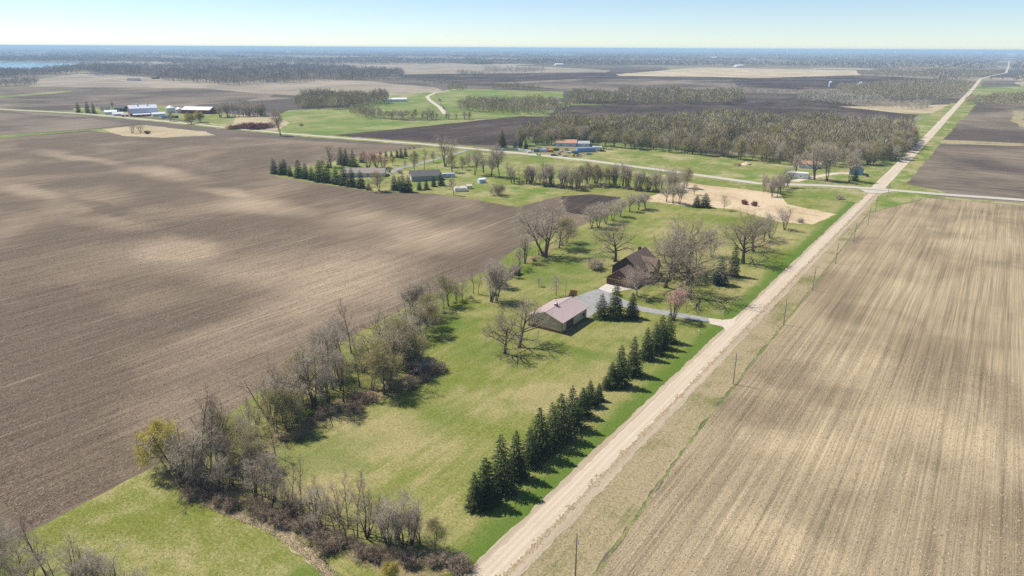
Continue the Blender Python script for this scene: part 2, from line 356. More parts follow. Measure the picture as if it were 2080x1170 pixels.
sheet('dry_meadow', [(-912.7,581.8),(-818.3,617.0),(-728.4,570.0),(-671.8,504.4),(-741.9,476.6),(-837.4,525.7)], M['dry2'], seed=13)
sheet('field', [(-589.1,514.1),(-569.1,647.3),(-552.9,820.6),(-375.8,894.2),(-352.7,840.3),(-437.4,706.3),(-421.2,639.8),(-378.7,566.7),(-465.0,520.7)], M['soil_dark'], seed=14)
sheet('field', [(-534.8,862.9),(-592.5,1033.0),(-365.2,1252.3),(-341.3,1517.7),(-100.7,1196.7),(-95.0,1051.1),(-206.8,880.2),(-362.6,879.5)], M['soil_dark'], seed=15)
sheet('field', [(-1247.2,229.1),(-1156.7,413.2),(-987.8,452.0),(-857.4,450.1),(-853.3,399.0),(-872.7,307.1),(-903.7,160.0)], M['soil_brown'], seed=16)
sheet('grass_strip', [(-895.0,158.2),(-867.8,305.3),(-848.2,396.5),(-852.0,447.2),(-724.3,452.8),(-687.5,434.9),(-783.1,385.4),(-841.7,382.6),(-839.7,294.8),(-861.8,151.6)], M['pasture'], seed=17)
sheet('dry_meadow', [(-840.9,395.7),(-849.7,448.9),(-724.3,452.8),(-687.3,440.5),(-712.7,394.8),(-761.5,379.5)], M['dry2'], seed=18)
sheet('farmyard', [(-1163.2,513.8),(-1131.5,611.1),(-985.5,629.3),(-866.6,589.1),(-761.1,509.0),(-912.4,509.7),(-1093.4,481.9)], M['yard'], seed=19)
sheet('dry_meadow', [(-162.3,1343.2),(-110.4,1410.5),(-74.0,1466.8),(-82.3,1241.5),(-117.6,1204.0),(-229.4,1290.8)], M['dry2'], seed=20)
sheet('meadow', [(-338.1,538.4),(-307.4,615.2),(-212.2,623.7),(-157.1,606.9),(-118.0,582.9),(-77.8,598.1),(-61.4,553.8),(-138.2,519.7),(-196.2,522.8),(-297.3,538.5)], M['pasture'], seed=21)
# the land around the cross roads, both sides of the gravel road
sheet('meadow', [(-63,470),(-63,1500),(-78,1500),(-92,1000),(-96,760),(-130,640),(-330,600),(-330,480)], M['yard'], seed=22)
sheet('field', [(-48.9,553.6),(-55.4,1540.2),(198.0,1771.6),(147.3,591.9),(22.1,546.9)], M['soil_right'], seed=23)
sheet('grass_strip', [(-53.0,871.9),(24.5,889.5),(228.0,977.3),(217.1,925.1),(24.3,861.3),(-53.8,826.5)], M['verge'], seed=24)
sheet('grass_strip', [(15.2,1371.3),(95.6,1280.6),(72.0,883.3),(30.4,1039.3),(12.9,1165.4)], M['verge'], seed=25)
sheet('verge', [(-54,440),(-20,541),(-46,561),(-46,900),(-40,1400),(-75,2900),(-62,1500),(-57,560)], M['yard'], seed=26)
sheet('meadow', [(-84.3,2155.2),(34.7,2347.0),(259.0,2380.4),(188.1,1672.4),(-51.7,1543.1)], M['pasture'], seed=27)

# the big ploughed field on the left, its near edge against the hedgerow
sheet('ploughed_field', [(-700,-200),(-150,-40),(-141,39)] + [(-143.8,68.8),(-153.8,100.1),(-162.1,139.8),(-166.9,175.5),(-168.9,227.1),(-178.2,263.3),(-178.9,291.0),(-174.7,330.3),(-190.7,400.7),(-211.2,397.6),(-223.6,380.8),(-227.4,336.7),(-263.2,338.9),(-295.4,338.6),(-330.0,319.6),(-385.9,317.9),(-439.4,320.6),(-456.7,332.4),(-451.7,384.0),(-456.4,451.0),(-447.6,502.4),(-532.6,479.7),(-663.1,447.7),(-708.8,392.6),(-833.0,389.1),(-835.2,293.1),(-853.8,150.0)] + [(-2200,300)], M['soil_main'], z=0.008, seed=30)
sheet('meadow', [(-141,39),(-150,-40),(-50,-40),(-64,30),(-64,62),(-83,66)] + [(-104.0,68.3),(-124.3,64.0),(-143.4,68.6)], M['meadow'], z=0.004, seed=31)
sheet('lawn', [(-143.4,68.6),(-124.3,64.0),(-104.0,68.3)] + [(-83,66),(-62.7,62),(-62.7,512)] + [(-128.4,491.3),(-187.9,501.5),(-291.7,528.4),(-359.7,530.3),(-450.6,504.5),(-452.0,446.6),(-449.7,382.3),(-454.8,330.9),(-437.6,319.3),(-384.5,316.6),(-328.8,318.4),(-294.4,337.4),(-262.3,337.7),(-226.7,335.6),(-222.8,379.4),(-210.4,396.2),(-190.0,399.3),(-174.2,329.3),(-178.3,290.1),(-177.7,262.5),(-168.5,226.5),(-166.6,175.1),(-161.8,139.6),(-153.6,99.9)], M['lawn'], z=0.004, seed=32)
sheet('dry_meadow', [(-183.2,494.5),(-139.4,499.5),(-109.5,469.2),(-97.7,440.5),(-67.2,428.1),(-73.4,394.7),(-87.7,390.0),(-120.4,407.2),(-154.3,399.6),(-175.8,396.6),(-175.1,442.2)], M['dry'], z=0.03, seed=33)
sheet('yard_grass', [(-441.1,322.0),(-447.7,380.6),(-452.0,446.6),(-445.3,499.8),(-354.4,522.5),(-291.7,528.4),(-225.3,504.4),(-223.7,406.9),(-235.7,353.3),(-267.9,344.9),(-298.6,342.3),(-331.2,320.7),(-387.4,319.1)], M['yard'], z=0.012, seed=34)
sheet('dark_field_corner', [(-222.8,379.4),(-209.1,397.1),(-190.0,399.3),(-183.0,370.4),(-180.3,340.7),(-198.0,343.3)], M['soil_dark'], z=0.016, seed=35)
sheet('leaf_litter', [(-132.0,66.5),(-126.5,65.3),(-116.9,67.1),(-105.6,69.5),(-89.7,68.5),(-80.6,69.8),(-74.4,71.1),(-64.2,78.2),(-68.5,80.6),(-75.1,78.4),(-82.4,74.1),(-91.5,73.8),(-102.8,73.4),(-115.1,71.8),(-126.7,70.2)], M['litter'], z=0.03, jit=0.9, step=1.6, seed=36)
sheet('leaf_litter', [(-125.7,73.2),(-125.9,85.1),(-126.6,97.5),(-125.3,109.5),(-121.7,120.5),(-120.1,132.9),(-124.1,141.9),(-128.9,138.5),(-129.3,126.4),(-132.9,113.0),(-132.2,99.0),(-131.5,86.5)], M['litter'], z=0.031, jit=0.9, step=1.6, seed=44)
sheet('dry_grass_edge', [(-124.0,63.8),(-114.6,65.5),(-103.3,67.7),(-90.6,66.9),(-78.6,63.7),(-80.2,62.6),(-91.4,65.4),(-103.5,66.2),(-114.1,64.3)], M['dry2'], z=0.034, jit=0.7, step=1.4, seed=37)
sheet('leaf_litter', [(-159.4,245.3),(-161.4,262.9),(-162.6,283.0),(-166.0,283.9),(-166.4,264.4),(-165.0,247.8)], M['litter'], z=0.03, jit=0.5, step=1.2, seed=38)
sheet('leaf_litter', [(-145.5,193.9),(-141.3,193.7),(-141.2,198.9),(-144.6,200.5)], M['litter'], z=0.03, jit=0.4, step=1.0, seed=39)
sheet('stubble_field', [(-43,-60),(-44.5,92),(-47,144),(-48.2,241),(-50,330),(-53,450),(-53,498),(-48,512),(-20,515),(60,523),(420,560),(420,-60)], M['stubble'], z=0.012, jit=0.35, step=1.5, seed=40)
sheet('grass_strip', [(-43.0,-60),(-44.4,92),(-46.9,144),(-48.1,241),(-49.8,330),(-52.8,450),(-53.3,450),(-50.3,330),(-48.6,241),(-47.5,144),(-45.0,92),(-43.5,-60)], M['lush'], z=0.024, jit=0.16, step=0.7, seed=41)
sheet('verge', [(-43.6,-60),(-45.1,92),(-47.6,144),(-48.7,241),(-50.4,330),(-53.5,450),(-53.5,500),(-57,520),(-57.4,300),(-56.3,131),(-55.8,-60)], M['verge'], z=0.018, jit=0.3, step=1.5, seed=42)
sheet('grass_strip', [(-52,514),(-20,517),(60,525),(420,562),(420,575),(60,535),(-20,524),(-50,520)], M['yard'], z=0.02, seed=43)
# lake
wm, wnt, wb = newmat('water', 0.12, 0.5)
wb.inputs['Base Color'].default_value = (0.055, 0.16, 0.24, 1)
bump(wnt, wb, noise(wnt, vmul(wnt, pos(wnt), (0.05,0.05,0)), 1.0, 4.0), 1.0, 2.5)
sheet('lake', [(-5088.8,825.3),(-4751.6,1755.4),(-4469.1,1969.8),(-4071.9,2019.0),(-3758.0,1778.7),(-3149.5,1346.3),(-2883.2,1118.6),(-2792.3,886.1),(-3013.1,479.5)], wm, seed=50)

# --- roads

road_z = 0.23
sheet('road_shoulder', [(-64.3,-80),(-64.3,300),(-64,505),(-70,512),(-52,512),(-56.2,480),(-55.9,300),(-55.5,131),(-55.0,-80)], M['shoulder'], z=0.045, jit=0.25, step=1.2, seed=60)
strip('gravel_road', [(-60.6,-80),(-60.5,80),(-60.6,300),(-60.3,526)], 4.6, M['gravel'], z=0.05, jit=0.22)
strip('gravel_road', [(-60.3,524),(-61.5,900),(-66,1500),(-70,2100),(-80,2850),(-60,3200),(-18,3690),(-20,5200),(-39,8500)], 8.5, M['gravel'], z=road_z+0.01, jit=0.2)
strip('grass_verge', [(-1647.7,372.3),(-1229.0,440.2),(-1058.7,479.0),(-875.7,488.6),(-641.8,494.3),(-462.5,517.9),(-349.1,522.6),(-278.2,521.3),(-191.1,509.8),(-132.5,499.7)] + [(-90,520)], 24.0, M['yard'], z=road_z-0.012, jit=1.2)
strip('cross_road', [(-1647.7,372.3),(-1229.0,440.2),(-1058.7,479.0),(-875.7,488.6),(-641.8,494.3),(-462.5,517.9),(-349.1,522.6),(-278.2,521.3),(-191.1,509.8),(-132.5,499.7)] + [(-90,520),(-60,527),(-20,532)] + [(22.1,541.3)] + [(300,565),(900,630)], 8.0, M['pave'], z=road_z+0.02, jit=0.1)
sheet('road_corner', [(-64,508),(-70,519),(-50,524),(-56,510)], M['pave'], z=road_z+0.005, jit=0.1)
strip('lane', [(-653.5,781.2),(-738.3,868.4),(-859.3,982.6),(-923.8,1050.9),(-992.3,1155.9),(-1045.1,1305.0)], 7.0, M['lane'])
strip('lane', [(-2507.8,1142.7),(-1957.6,1014.1),(-1577.4,1002.4)], 5.0, M['lane'])
strip('lane', [(-115.9,514.1),(-109.2,543.4),(-95.7,579.5),(-84.8,587.4)] , 6.0, M['lane'])
strip('lane', [(-372.6,377.3),(-380.7,396.5),(-384.6,423.8),(-390.9,462.4),(-399.6,500.8),(-404.2,517.7)], 5.0, M['asphalt'])
sheet('junk_ground', [(-361.5,541.0),(-338.4,530.5),(-308.8,515.8),(-296.8,524.7),(-299.5,574.8),(-299.7,595.0),(-335.9,607.5),(-359.4,572.1)], M['litter'], seed=51)
# driveway of the brown house
sheet('driveway', [(-66.8,227.8),(-63.3,224.6),(-70.0,222.7),(-80.3,221.6),(-94.4,219.4),(-103.3,219.3),(-106.7,213.1),(-106.7,201.2),(-113.7,210.1),(-121.2,217.1),(-120.3,225.9),(-117.8,233.4),(-111.4,231.5),(-106.0,227.8),(-96.6,224.1),(-82.0,225.8),(-71.6,227.2)], M['asphalt'], z=0.05, jit=0.12, step=1.0)
sheet('driveway_mouth', [(-67.0,228.2),(-64.7,231.0),(-63.9,236.2),(-62.4,225.9),(-62.6,219.2),(-64.8,221.9),(-69.8,222.3),(-71.6,227.2)], M['lane'], z=0.055, jit=0.15, step=0.8)
sheet('concrete_apron', [(-118.4,232.6),(-112.5,231.2),(-107.2,240.0),(-118.6,239.9)], M['concrete'], z=0.06, jit=0.03)
# the grader's windrow of clods along the road
rng = np.random.default_rng(5)
n = 5200
yy = rng.uniform(40, 520, n); ww = 0.35+0.35*np.sin(yy*0.9)*np.sin(yy*0.37)+rng.uniform(0, 0.3, n)
xx = -57.9+0.006*(131-yy)*0.2+rng.normal(0, 0.30, n)*ww*2.2
sz = rng.uniform(0.12, 0.42, n)*(0.5+ww)
base = np.stack([xx, yy, np.full(n, 0.045)], 1)
offs = np.array([[1,0,0],[-0.5,0.87,0],[-0.5,-0.87,0],[0,0,0.8]], float)
ang = rng.uniform(0, 6.28, n); ca, sa = np.cos(ang), np.sin(ang)
Vw = []
for o_ in offs:
    s = sz*rng.uniform(0.6, 1.3, n)
    Vw.append(base+np.stack([(o_[0]*ca-o_[1]*sa)*s, (o_[0]*sa+o_[1]*ca)*s*1.3, o_[2]*s*0.7], 1))
Vw = np.stack(Vw, 1).reshape(-1, 3); i4 = np.arange(n)[:, None]*4
Tw = np.concatenate([i4+np.array([0,1,3]), i4+np.array([1,2,3]), i4+np.array([2,0,3])])
tag(link('windrow', mesh_np('windrow', Vw, Tw, mats=(M['clod'],))), 'low ragged windrow of brown clods along the gravel road', 'windrow', kind='stuff')

# loose straw, clods and grass blades lying and standing on the nearest ground
def tintm(name):
    m, nt, b = newmat(name, 1.0, 0.05); a = nt.nodes.new('ShaderNodeAttribute'); a.attribute_name = 'tint'
    nt.links.new(a.outputs['Color'], b.inputs['Base Color']); return m
FLECK = tintm('flecks')
def inside(P, poly):
    x, y = P[:, 0], P[:, 1]; ins = np.zeros(len(P), bool); j = len(poly)-1
    for i in range(len(poly)):
        xi, yi = poly[i]; xj, yj = poly[j]
        ins ^= ((yi > y) != (yj > y)) & (x < (xj-xi)*(y-yi)/(yj-yi+1e-12)+xi); j = i
    return ins
def flecks(name, label, cat, poly, n, ln, wd, lift, pal, seed, along_row=0.0, z=0.03, ymax=0, clump=0.0):
    rg = np.random.default_rng(seed); a = np.array(poly); lo, hi = a.min(0), a.max(0)
    u = rg.uniform(0, 1, (n*3, 2)); u[:, 1] = u[:, 1]**1.5                # thicker towards the viewer
    P = lo+u*(hi-lo)
    if clump:                                                             # drawn together into rows
        P[:, 0] = np.where(rg.uniform(0, 1, len(P)) < clump, np.round(P[:, 0]/2.3)*2.3+rg.normal(0, 0.28, len(P)), P[:, 0])
    P = P[inside(P, poly)][:n]; N = len(P)
    t = rg.uniform(0, 6.283, N); t = np.where(rg.uniform(0, 1, N) < along_row, math.pi/2+rg.normal(0, 0.25, N), t)
    up = rg.uniform(lift[0], lift[1], N); d = np.stack([np.cos(t)*np.cos(up), np.sin(t)*np.cos(up), np.sin(up)], 1)
    sd2 = np.stack([-np.sin(t), np.cos(t), rg.uniform(-0.3, 0.3, N)], 1)
    l = rg.uniform(ln[0], ln[1], N)[:, None]; w = rg.uniform(wd[0], wd[1], N)[:, None]
    B = np.concatenate([P, np.full((N, 1), z)], 1)
    V = np.stack([B-sd2*w, B+sd2*w, B+d*l], 1).reshape(-1, 3)
    pal = np.array(pal); c = pal[rg.integers(0, len(pal), N)]*rg.uniform(0.75, 1.25, (N, 1))
    o = link(name, mesh_np(name, V, np.arange(len(V)).reshape(-1, 3), mats=(FLECK,), tint=np.repeat(c, 3, axis=0)))
    return tag(o, label, cat, kind='stuff')
flecks('crop_residue', 'loose straw lying over the near stubble field', 'straw', [(-44,40),(-44.6,92),(-47.2,144),(-48.3,235),(70,235),(70,20)], 120000, (0.25,0.75), (0.02,0.06), (0.05,0.5), [(0.56,0.47,0.33),(0.46,0.38,0.26),(0.30,0.24,0.17),(0.20,0.16,0.11)], 1, along_row=0.35, clump=0.4)
flecks('crop_residue', 'loose straw and clods over the near ploughed field', 'straw', [(-142,40),(-146,70),(-155,101),(-163,141),(-170,225),(-420,225),(-330,40)], 110000, (0.25,0.8), (0.03,0.08), (0.05,0.6), [(0.42,0.34,0.25),(0.30,0.235,0.17),(0.12,0.09,0.07),(0.085,0.065,0.05)], 2, along_row=0.5, clump=0.3)
flecks('grass_blades', 'short grass standing on the lawn and meadow', 'grass', [(-140,40),(-143,68),(-153,100),(-161,140),(-168,200),(-170,262),(-64.5,262),(-64.5,30)], 150000, (0.15,0.38), (0.02,0.05), (0.15,0.9), [(0.16,0.20,0.035),(0.11,0.18,0.022),(0.32,0.28,0.12),(0.23,0.23,0.07)], 3, z=0.0)
flecks('grass_blades', 'dry grass standing on the road verge', 'grass', [(-55.8,30),(-56.2,131),(-57.2,300),(-49.5,300),(-47.8,144),(-45.2,60)], 22000, (0.2,0.5), (0.02,0.05), (0.15,0.9), [(0.34,0.275,0.165),(0.25,0.22,0.10),(0.16,0.18,0.055)], 4, z=0.0)
flecks('tall_dry_grass', 'tall dry grass along the edge of the near thicket', 'grass', [(-125.3,64.0),(-115.2,65.9),(-104.0,68.3),(-91.5,67.6),(-78.6,64.4),(-80.3,62.5),(-91.3,65.0),(-103.5,65.6),(-113.9,63.9),(-124.2,62.8)], 5000, (0.35,0.8), (0.03,0.06), (0.2,1.0), [(0.55,0.46,0.30),(0.45,0.36,0.22),(0.36,0.28,0.17)], 5, z=0.0)

# ================================================================ TREES
def bark_mat(name, col, var=0.35):
    m, nt, b = newmat(name, 1.0, 0.05)
    p = node(nt, 'TexCoord').outputs['Object']
    n = noise(nt, vmul(nt, p, (4, 4, 1)), 1.0, 4.0)
    rnd = node(nt, 'ObjectInfo').outputs['Random']
    k = mth(nt, 'MULTIPLY', mrange(nt, n, 0.25, 0.75, 1-var, 1+var), mth(nt, 'ADD', mth(nt, 'MULTIPLY', rnd, 0.5), 0.75))
    nt.links.new(mixc(nt, 1.0, tuple(col), node(nt, 'CombineColor', {0: k, 1: k, 2: k}).outputs[0], 'MULTIPLY'), b.inputs['Base Color'])
    return m
def twig_mat(name, a, b2):
    """fine twigs and buds: each tree a little different"""
    m, nt, b = newmat(name, 1.0, 0.05)
    rnd = node(nt, 'ObjectInfo').outputs['Random']
    p = node(nt, 'TexCoord').outputs['Object']
    n = noise(nt, p, 0.5, 3.0)
    f = mth(nt, 'ADD', mth(nt, 'MULTIPLY', rnd, 0.75), mrange(nt, n, 0.3, 0.7, -0.15, 0.4), True)
    nt.links.new(mixc(nt, f, tuple(a), tuple(b2)), b.inputs['Base Color'])
    return m
def tint_mat(name):
    m, nt, b = newmat(name, 1.0, 0.05)
    a = nt.nodes.new('ShaderNodeAttribute'); a.attribute_name = 'tint'
    nt.links.new(a.outputs['Color'], b.inputs['Base Color'])
    return m
BARK = bark_mat('bark', (0.15,0.12,0.092)); BARKD = bark_mat('bark_dark', (0.10,0.080,0.062))
BARKL = bark_mat('bark_pale', (0.55,0.50,0.44), 0.25)
TW_GREY = twig_mat('twigs_grey', (0.47,0.385,0.285), (0.61,0.525,0.415))
TW_OAK = twig_mat('twigs_oak', (0.36,0.295,0.19), (0.50,0.42,0.29))
TW_BUD = twig_mat('twigs_budding', (0.38,0.325,0.15), (0.52,0.45,0.24))
TW_YEL = twig_mat('twigs_yellow', (0.52,0.43,0.10), (0.64,0.55,0.18))
TW_RED = twig_mat('twigs_red', (0.58,0.34,0.27), (0.68,0.46,0.38))
TW_BRN = twig_mat('twigs_brown', (0.32,0.24,0.17), (0.46,0.365,0.27))
TW_MAR = twig_mat('twigs_maroon', (0.20,0.075,0.065), (0.29,0.13,0.10))
TW_BIR = twig_mat('twigs_birch', (0.40,0.31,0.24), (0.52,0.43,0.36))
NEEDLE = twig_mat('needles', (0.036,0.064,0.024), (0.115,0.130,0.050))
NEEDLE_D = twig_mat('needles_dark', (0.036,0.060,0.022), (0.066,0.092,0.034))
NEEDLE_B = twig_mat('needles_blue', (0.035,0.062,0.050), (0.060,0.095,0.080))

def tube(pts, rad, sides, V, Q):
    n = len(pts); b = sum(len(v) for v in V)
    P = np.asarray(pts); d = np.gradient(P, axis=0); d /= np.linalg.norm(d, axis=1)[:, None]+1e-9
    ref = np.where(np.abs(d[:, 2:3]) < 0.9, np.array([[0,0,1.0]]), np.array([[1.0,0,0]]))
    u = np.cross(d, ref); u /= np.linalg.norm(u, axis=1)[:, None]+1e-9; w = np.cross(d, u)
    t = np.arange(sides)*2*math.pi/sides
    ring = P[:, None]+(u[:, None]*np.cos(t)[None, :, None]+w[:, None]*np.sin(t)[None, :, None])*np.asarray(rad)[:, None, None]
    V.append(ring.reshape(-1, 3))
    i = np.arange(n-1)[:, None]*sides; j = np.arange(sides)[None]; k = (j+1) % sides
    Q.append(np.stack([b+i+j, b+i+k, b+i+sides+k, b+i+sides+j], -1).reshape(-1, 4))

def unit(v): return v/(np.linalg.norm(v)+1e-9)
def walk(rng, p, d, L, n, wob, upw):
    pts = [p]; d = unit(d)
    for _ in range(n):
        d = unit(d+rng.normal(0, wob, 3)+np.array([0, 0, upw])); p = p+d*(L/n); pts.append(p)
    return np.array(pts)
def at_frac(pts, f):
    x = f*(len(pts)-1); i = min(int(x), len(pts)-2); return pts[i]+(pts[i+1]-pts[i])*(x-i), unit(pts[i+1]-pts[i])
def side_dir(rng, d, ang):
    r = rng.normal(0, 1, 3); r = unit(r-d*(r@d)); return d*math.cos(ang)+r*math.sin(ang)

def bare_tree(seed, H, stems=1, spread=0.0, tl=0.9, f0=0.3, n1=11, a1=(45,75), l1=0.42, n2=6, n3=5, ntw=16, twl=1.1, tww=0.045,
              wob=0.13, up1=0.05, r0=0.30, taper=0.85, droop=0.0):
    """returns (trunk mesh, crown mesh): limbs in the trunk, small branches and twigs in the crown"""
    rng = np.random.default_rng(seed)
    TV, TQ, CV, CQ = [], [], [], []; tb, td, tlen = [], [], []
    for s in range(stems):
        a = rng.uniform(0, 6.28); lean = spread*rng.uniform(0.4, 1.0)
        d0 = np.array([math.cos(a)*lean, math.sin(a)*lean, 1.0])
        st = np.array([math.cos(a), math.sin(a), 0])*(0.25*(stems > 1)) + np.array([0, 0, -0.2])
        hs = H*tl*(rng.uniform(0.75, 1.0) if s else 1.0)
        T = walk(rng, st, d0, hs, 9, wob*0.45, 0.06); fr = np.linspace(0, 1, 10)
        rs = r0/math.sqrt(stems) if stems > 1 else r0
        tr = rs*(1-taper*fr); tr[0] *= 1.5; tube(T, tr, 7, TV, TQ)
        for i in range(n1 if stems == 1 else max(3, int(n1*2.2/stems))):
            f = f0+(1-f0)*((i+rng.uniform(0, 1))/n1 if stems == 1 else rng.uniform(0, 1)); f = min(f, 0.98)
            p, d = at_frac(T, f)
            L = H*l1*(1.08-0.62*f)*rng.uniform(0.7, 1.15)
            B = walk(rng, p, side_dir(rng, d, R(rng.uniform(*a1))*(1.1-0.35*f)), L, 6, wob, up1)
            rb = max(0.03, rs*(1-taper*f)*0.58); tube(B, rb*(1-0.8*np.linspace(0, 1, 7)), 5, TV, TQ)
            for j in range(n2):
                g = 0.22+0.78*(j+rng.uniform(0, 1))/n2; p2, d2 = at_frac(B, min(g, 0.99))
                L2 = L*0.58*(1.15-0.55*g)*rng.uniform(0.6, 1.2)
                B2 = walk(rng, p2, side_dir(rng, d2, R(rng.uniform(28, 62))), L2, 4, wob*1.3, up1-droop)
                tube(B2, max(0.016, rb*0.40)*(1-0.75*np.linspace(0, 1, 5)), 3, TV if j % 2 else CV, TQ if j % 2 else CQ)
                for _ in range(ntw):
                    p4, d4 = at_frac(B2, rng.uniform(0.2, 0.99))
                    tb.append(p4); td.append(side_dir(rng, d4, R(rng.uniform(15, 70)))); tlen.append(twl*rng.uniform(0.45, 1.15))
                for k in range(n3):
                    g3 = 0.2+0.8*(k+rng.uniform(0, 1))/n3; p3, d3 = at_frac(B2, min(g3, 0.99))
                    L3 = max(0.5, L2*0.60*rng.uniform(0.6, 1.2))
                    B3 = walk(rng, p3, side_dir(rng, d3, R(rng.uniform(25, 60))), L3, 3, wob*1.3, up1-droop)
                    tube(B3, 0.016*(1-0.6*np.linspace(0, 1, 4)), 3, CV, CQ)
                    for _ in range(ntw):
                        p4, d4 = at_frac(B3, rng.uniform(0.05, 0.99))
                        tb.append(p4); td.append(side_dir(rng, d4, R(rng.uniform(15, 75)))); tlen.append(twl*rng.uniform(0.45, 1.15))
    tb, td, tlen = np.array(tb), np.array(td), np.array(tlen)
    td[:, 2] += 0.12-droop*2; td /= np.linalg.norm(td, axis=1)[:, None]
    sd_ = np.cross(td, rng.normal(0, 1, td.shape)); sd_ /= np.linalg.norm(sd_, axis=1)[:, None]+1e-9
    w = (tww*rng.uniform(0.6, 1.3, len(tb)))[:, None]*0.5
    TVt = np.stack([tb-sd_*w, tb+sd_*w, tb+td*tlen[:, None]], 1).reshape(-1, 3)
    nb = sum(len(v) for v in CV); CV.append(TVt)
    tri = nb+np.arange(len(tb)*3).reshape(-1, 3)
    return (np.concatenate(TV), np.concatenate(TQ)), (np.concatenate(CV), np.concatenate(CQ), tri)

PROTO = {}
def proto(kind, seed, H, bark, twig, **k):
    (tv, tq), (cv, cq, ct) = bare_tree(seed, H, **k)
    top = max(cv[:, 2].max(), tv[:, 2].max())
    tm = mesh_np('trunk', tv, None, tq, mats=(bark,), smooth=True)
    cm = mesh_np('crown', cv, ct, cq, mats=(twig,))
    PROTO.setdefault(kind, []).append((top, tm, cm))
for s in (1, 2, 3):
    proto('oak', s, 15.0, BARKD, TW_OAK, tl=0.72, f0=0.28, n1=15, a1=(48,96), l1=0.80, n2=10, n3=5, ntw=6, twl=1.15, tww=0.028, wob=0.19, up1=0.045, r0=0.56, taper=0.72)
for s in (11, 12, 13):
    proto('grey', s, 14.0, BARK, TW_GREY, stems=2, spread=0.22, tl=0.84, f0=0.26, n1=13, a1=(28,60), l1=0.54, n2=8, n3=5, ntw=5, twl=1.3, tww=0.024, wob=0.12, up1=0.06, r0=0.32)
for s in (21, 22):
    proto('vase', s, 20.0, BARK, TW_GREY, stems=3, spread=0.34, tl=0.80, f0=0.32, n1=13, a1=(28,58), l1=0.44, n2=8, n3=5, ntw=5, twl=1.7, tww=0.027, wob=0.10, up1=0.05, r0=0.62)
for s in (31, 32, 33):
    proto('pole', s, 13.0, BARKD, TW_BRN, tl=0.95, f0=0.32, n1=13, a1=(22,48), l1=0.36, n2=5, n3=3, ntw=3, twl=1.1, tww=0.022, wob=0.11, up1=0.06, r0=0.19)
for s in (41, 42):
    proto('multi', s, 12.0, BARKD, TW_GREY, stems=5, spread=0.50, tl=0.84, f0=0.32, n1=13, a1=(24,52), l1=0.40, n2=5, n3=3, ntw=5, twl=1.3, tww=0.022, wob=0.13, up1=0.05, r0=0.40)
for s in (51, 52):
    proto('budding', s, 12.0, BARK, TW_BUD, stems=2, spread=0.2, tl=0.82, f0=0.20, n1=13, a1=(35,68), l1=0.52, n2=8, n3=5, ntw=5, twl=1.2, tww=0.030, wob=0.13, up1=0.05, r0=0.26)
for s in (61, 62):
    proto('willow', s, 9.0, BARK, TW_YEL, stems=3, spread=0.4, tl=0.70, f0=0.2, n1=14, a1=(40,75), l1=0.50, n2=8, n3=6, ntw=7, twl=1.2, tww=0.045, wob=0.14, up1=0.05, r0=0.34, droop=0.06)
for s in (71, 72):
    proto('maple', s, 10.0, BARK, TW_RED, stems=13, spread=0.55, tl=0.85, f0=0.35, n1=26, a1=(16,40), l1=0.30, n2=6, n3=4, ntw=5, twl=0.9, tww=0.028, wob=0.08, up1=0.06, r0=0.34)
proto('birch', 81, 11.0, BARKL, TW_BIR, stems=2, spread=0.28, tl=0.85, f0=0.25, n1=13, a1=(35,65), l1=0.46, n2=7, n3=5, ntw=5, twl=1.0, tww=0.026, wob=0.12, up1=0.05, r0=0.26)
for s in (91, 92):
    proto('small', s, 6.0, BARKD, TW_GREY, tl=0.78, f0=0.25, n1=12, a1=(35,65), l1=0.52, n2=6, n3=4, ntw=5, twl=0.6, tww=0.022, wob=0.13, up1=0.06, r0=0.12)
def shrub_proto(kind, seed, H, twig, n=26):
    rng = np.random.default_rng(seed); CV, CQ = [], []; tb, td, tl_ = [], [], []
    for i in range(n):
        a = rng.uniform(0, 6.28); lean = rng.uniform(0.1, 1.0); p = np.array([math.cos(a), math.sin(a), 0])*rng.uniform(0, 0.9)
        B = walk(rng, p+np.array([0,0,-0.1]), np.array([math.cos(a)*lean, math.sin(a)*lean, 1.0]), H*rng.uniform(0.6, 1.05), 5, 0.16, 0.0)
        tube(B, 0.045*(1-0.8*np.linspace(0, 1, 6)), 3, CV, CQ)
        for k in range(8):
            p2, d2 = at_frac(B, rng.uniform(0.15, 0.99)); B2 = walk(rng, p2, side_dir(rng, d2, R(rng.uniform(25, 70))), H*rng.uniform(0.2, 0.4), 3, 0.2, 0.02)
            tube(B2, 0.02*(1-0.6*np.linspace(0, 1, 4)), 3, CV, CQ)
            for _ in range(16):
                p4, d4 = at_frac(B2, rng.uniform(0, 0.99)); tb.append(p4); td.append(side_dir(rng, d4, R(rng.uniform(15, 80)))); tl_.append(rng.uniform(0.3, 0.9))
    tb, td, tl_ = np.array(tb), np.array(td), np.array(tl_)
    sd_ = np.cross(td, rng.normal(0, 1, td.shape)); sd_ /= np.linalg.norm(sd_, axis=1)[:, None]+1e-9
    w = (0.05*rng.uniform(0.5, 1.2, len(tb)))[:, None]*0.5
    nb = sum(len(v) for v in CV); CV.append(np.stack([tb-sd_*w, tb+sd_*w, tb+td*tl_[:, None]], 1).reshape(-1, 3))
    V = np.concatenate(CV)
    PROTO.setdefault(kind, []).append((V[:, 2].max(), mesh_np('stems', V, nb+np.arange(len(tb)*3).reshape(-1, 3), np.concatenate(CQ), mats=(twig,)), None))
for s in (101, 102, 103): shrub_proto('shrub', s, 4.0, TW_BRN)
for s in (111, 112): shrub_proto('redshrub', s, 2.5, TW_MAR, 34)
shrub_proto('greyshrub', 113, 3.0, TW_GREY, 30)

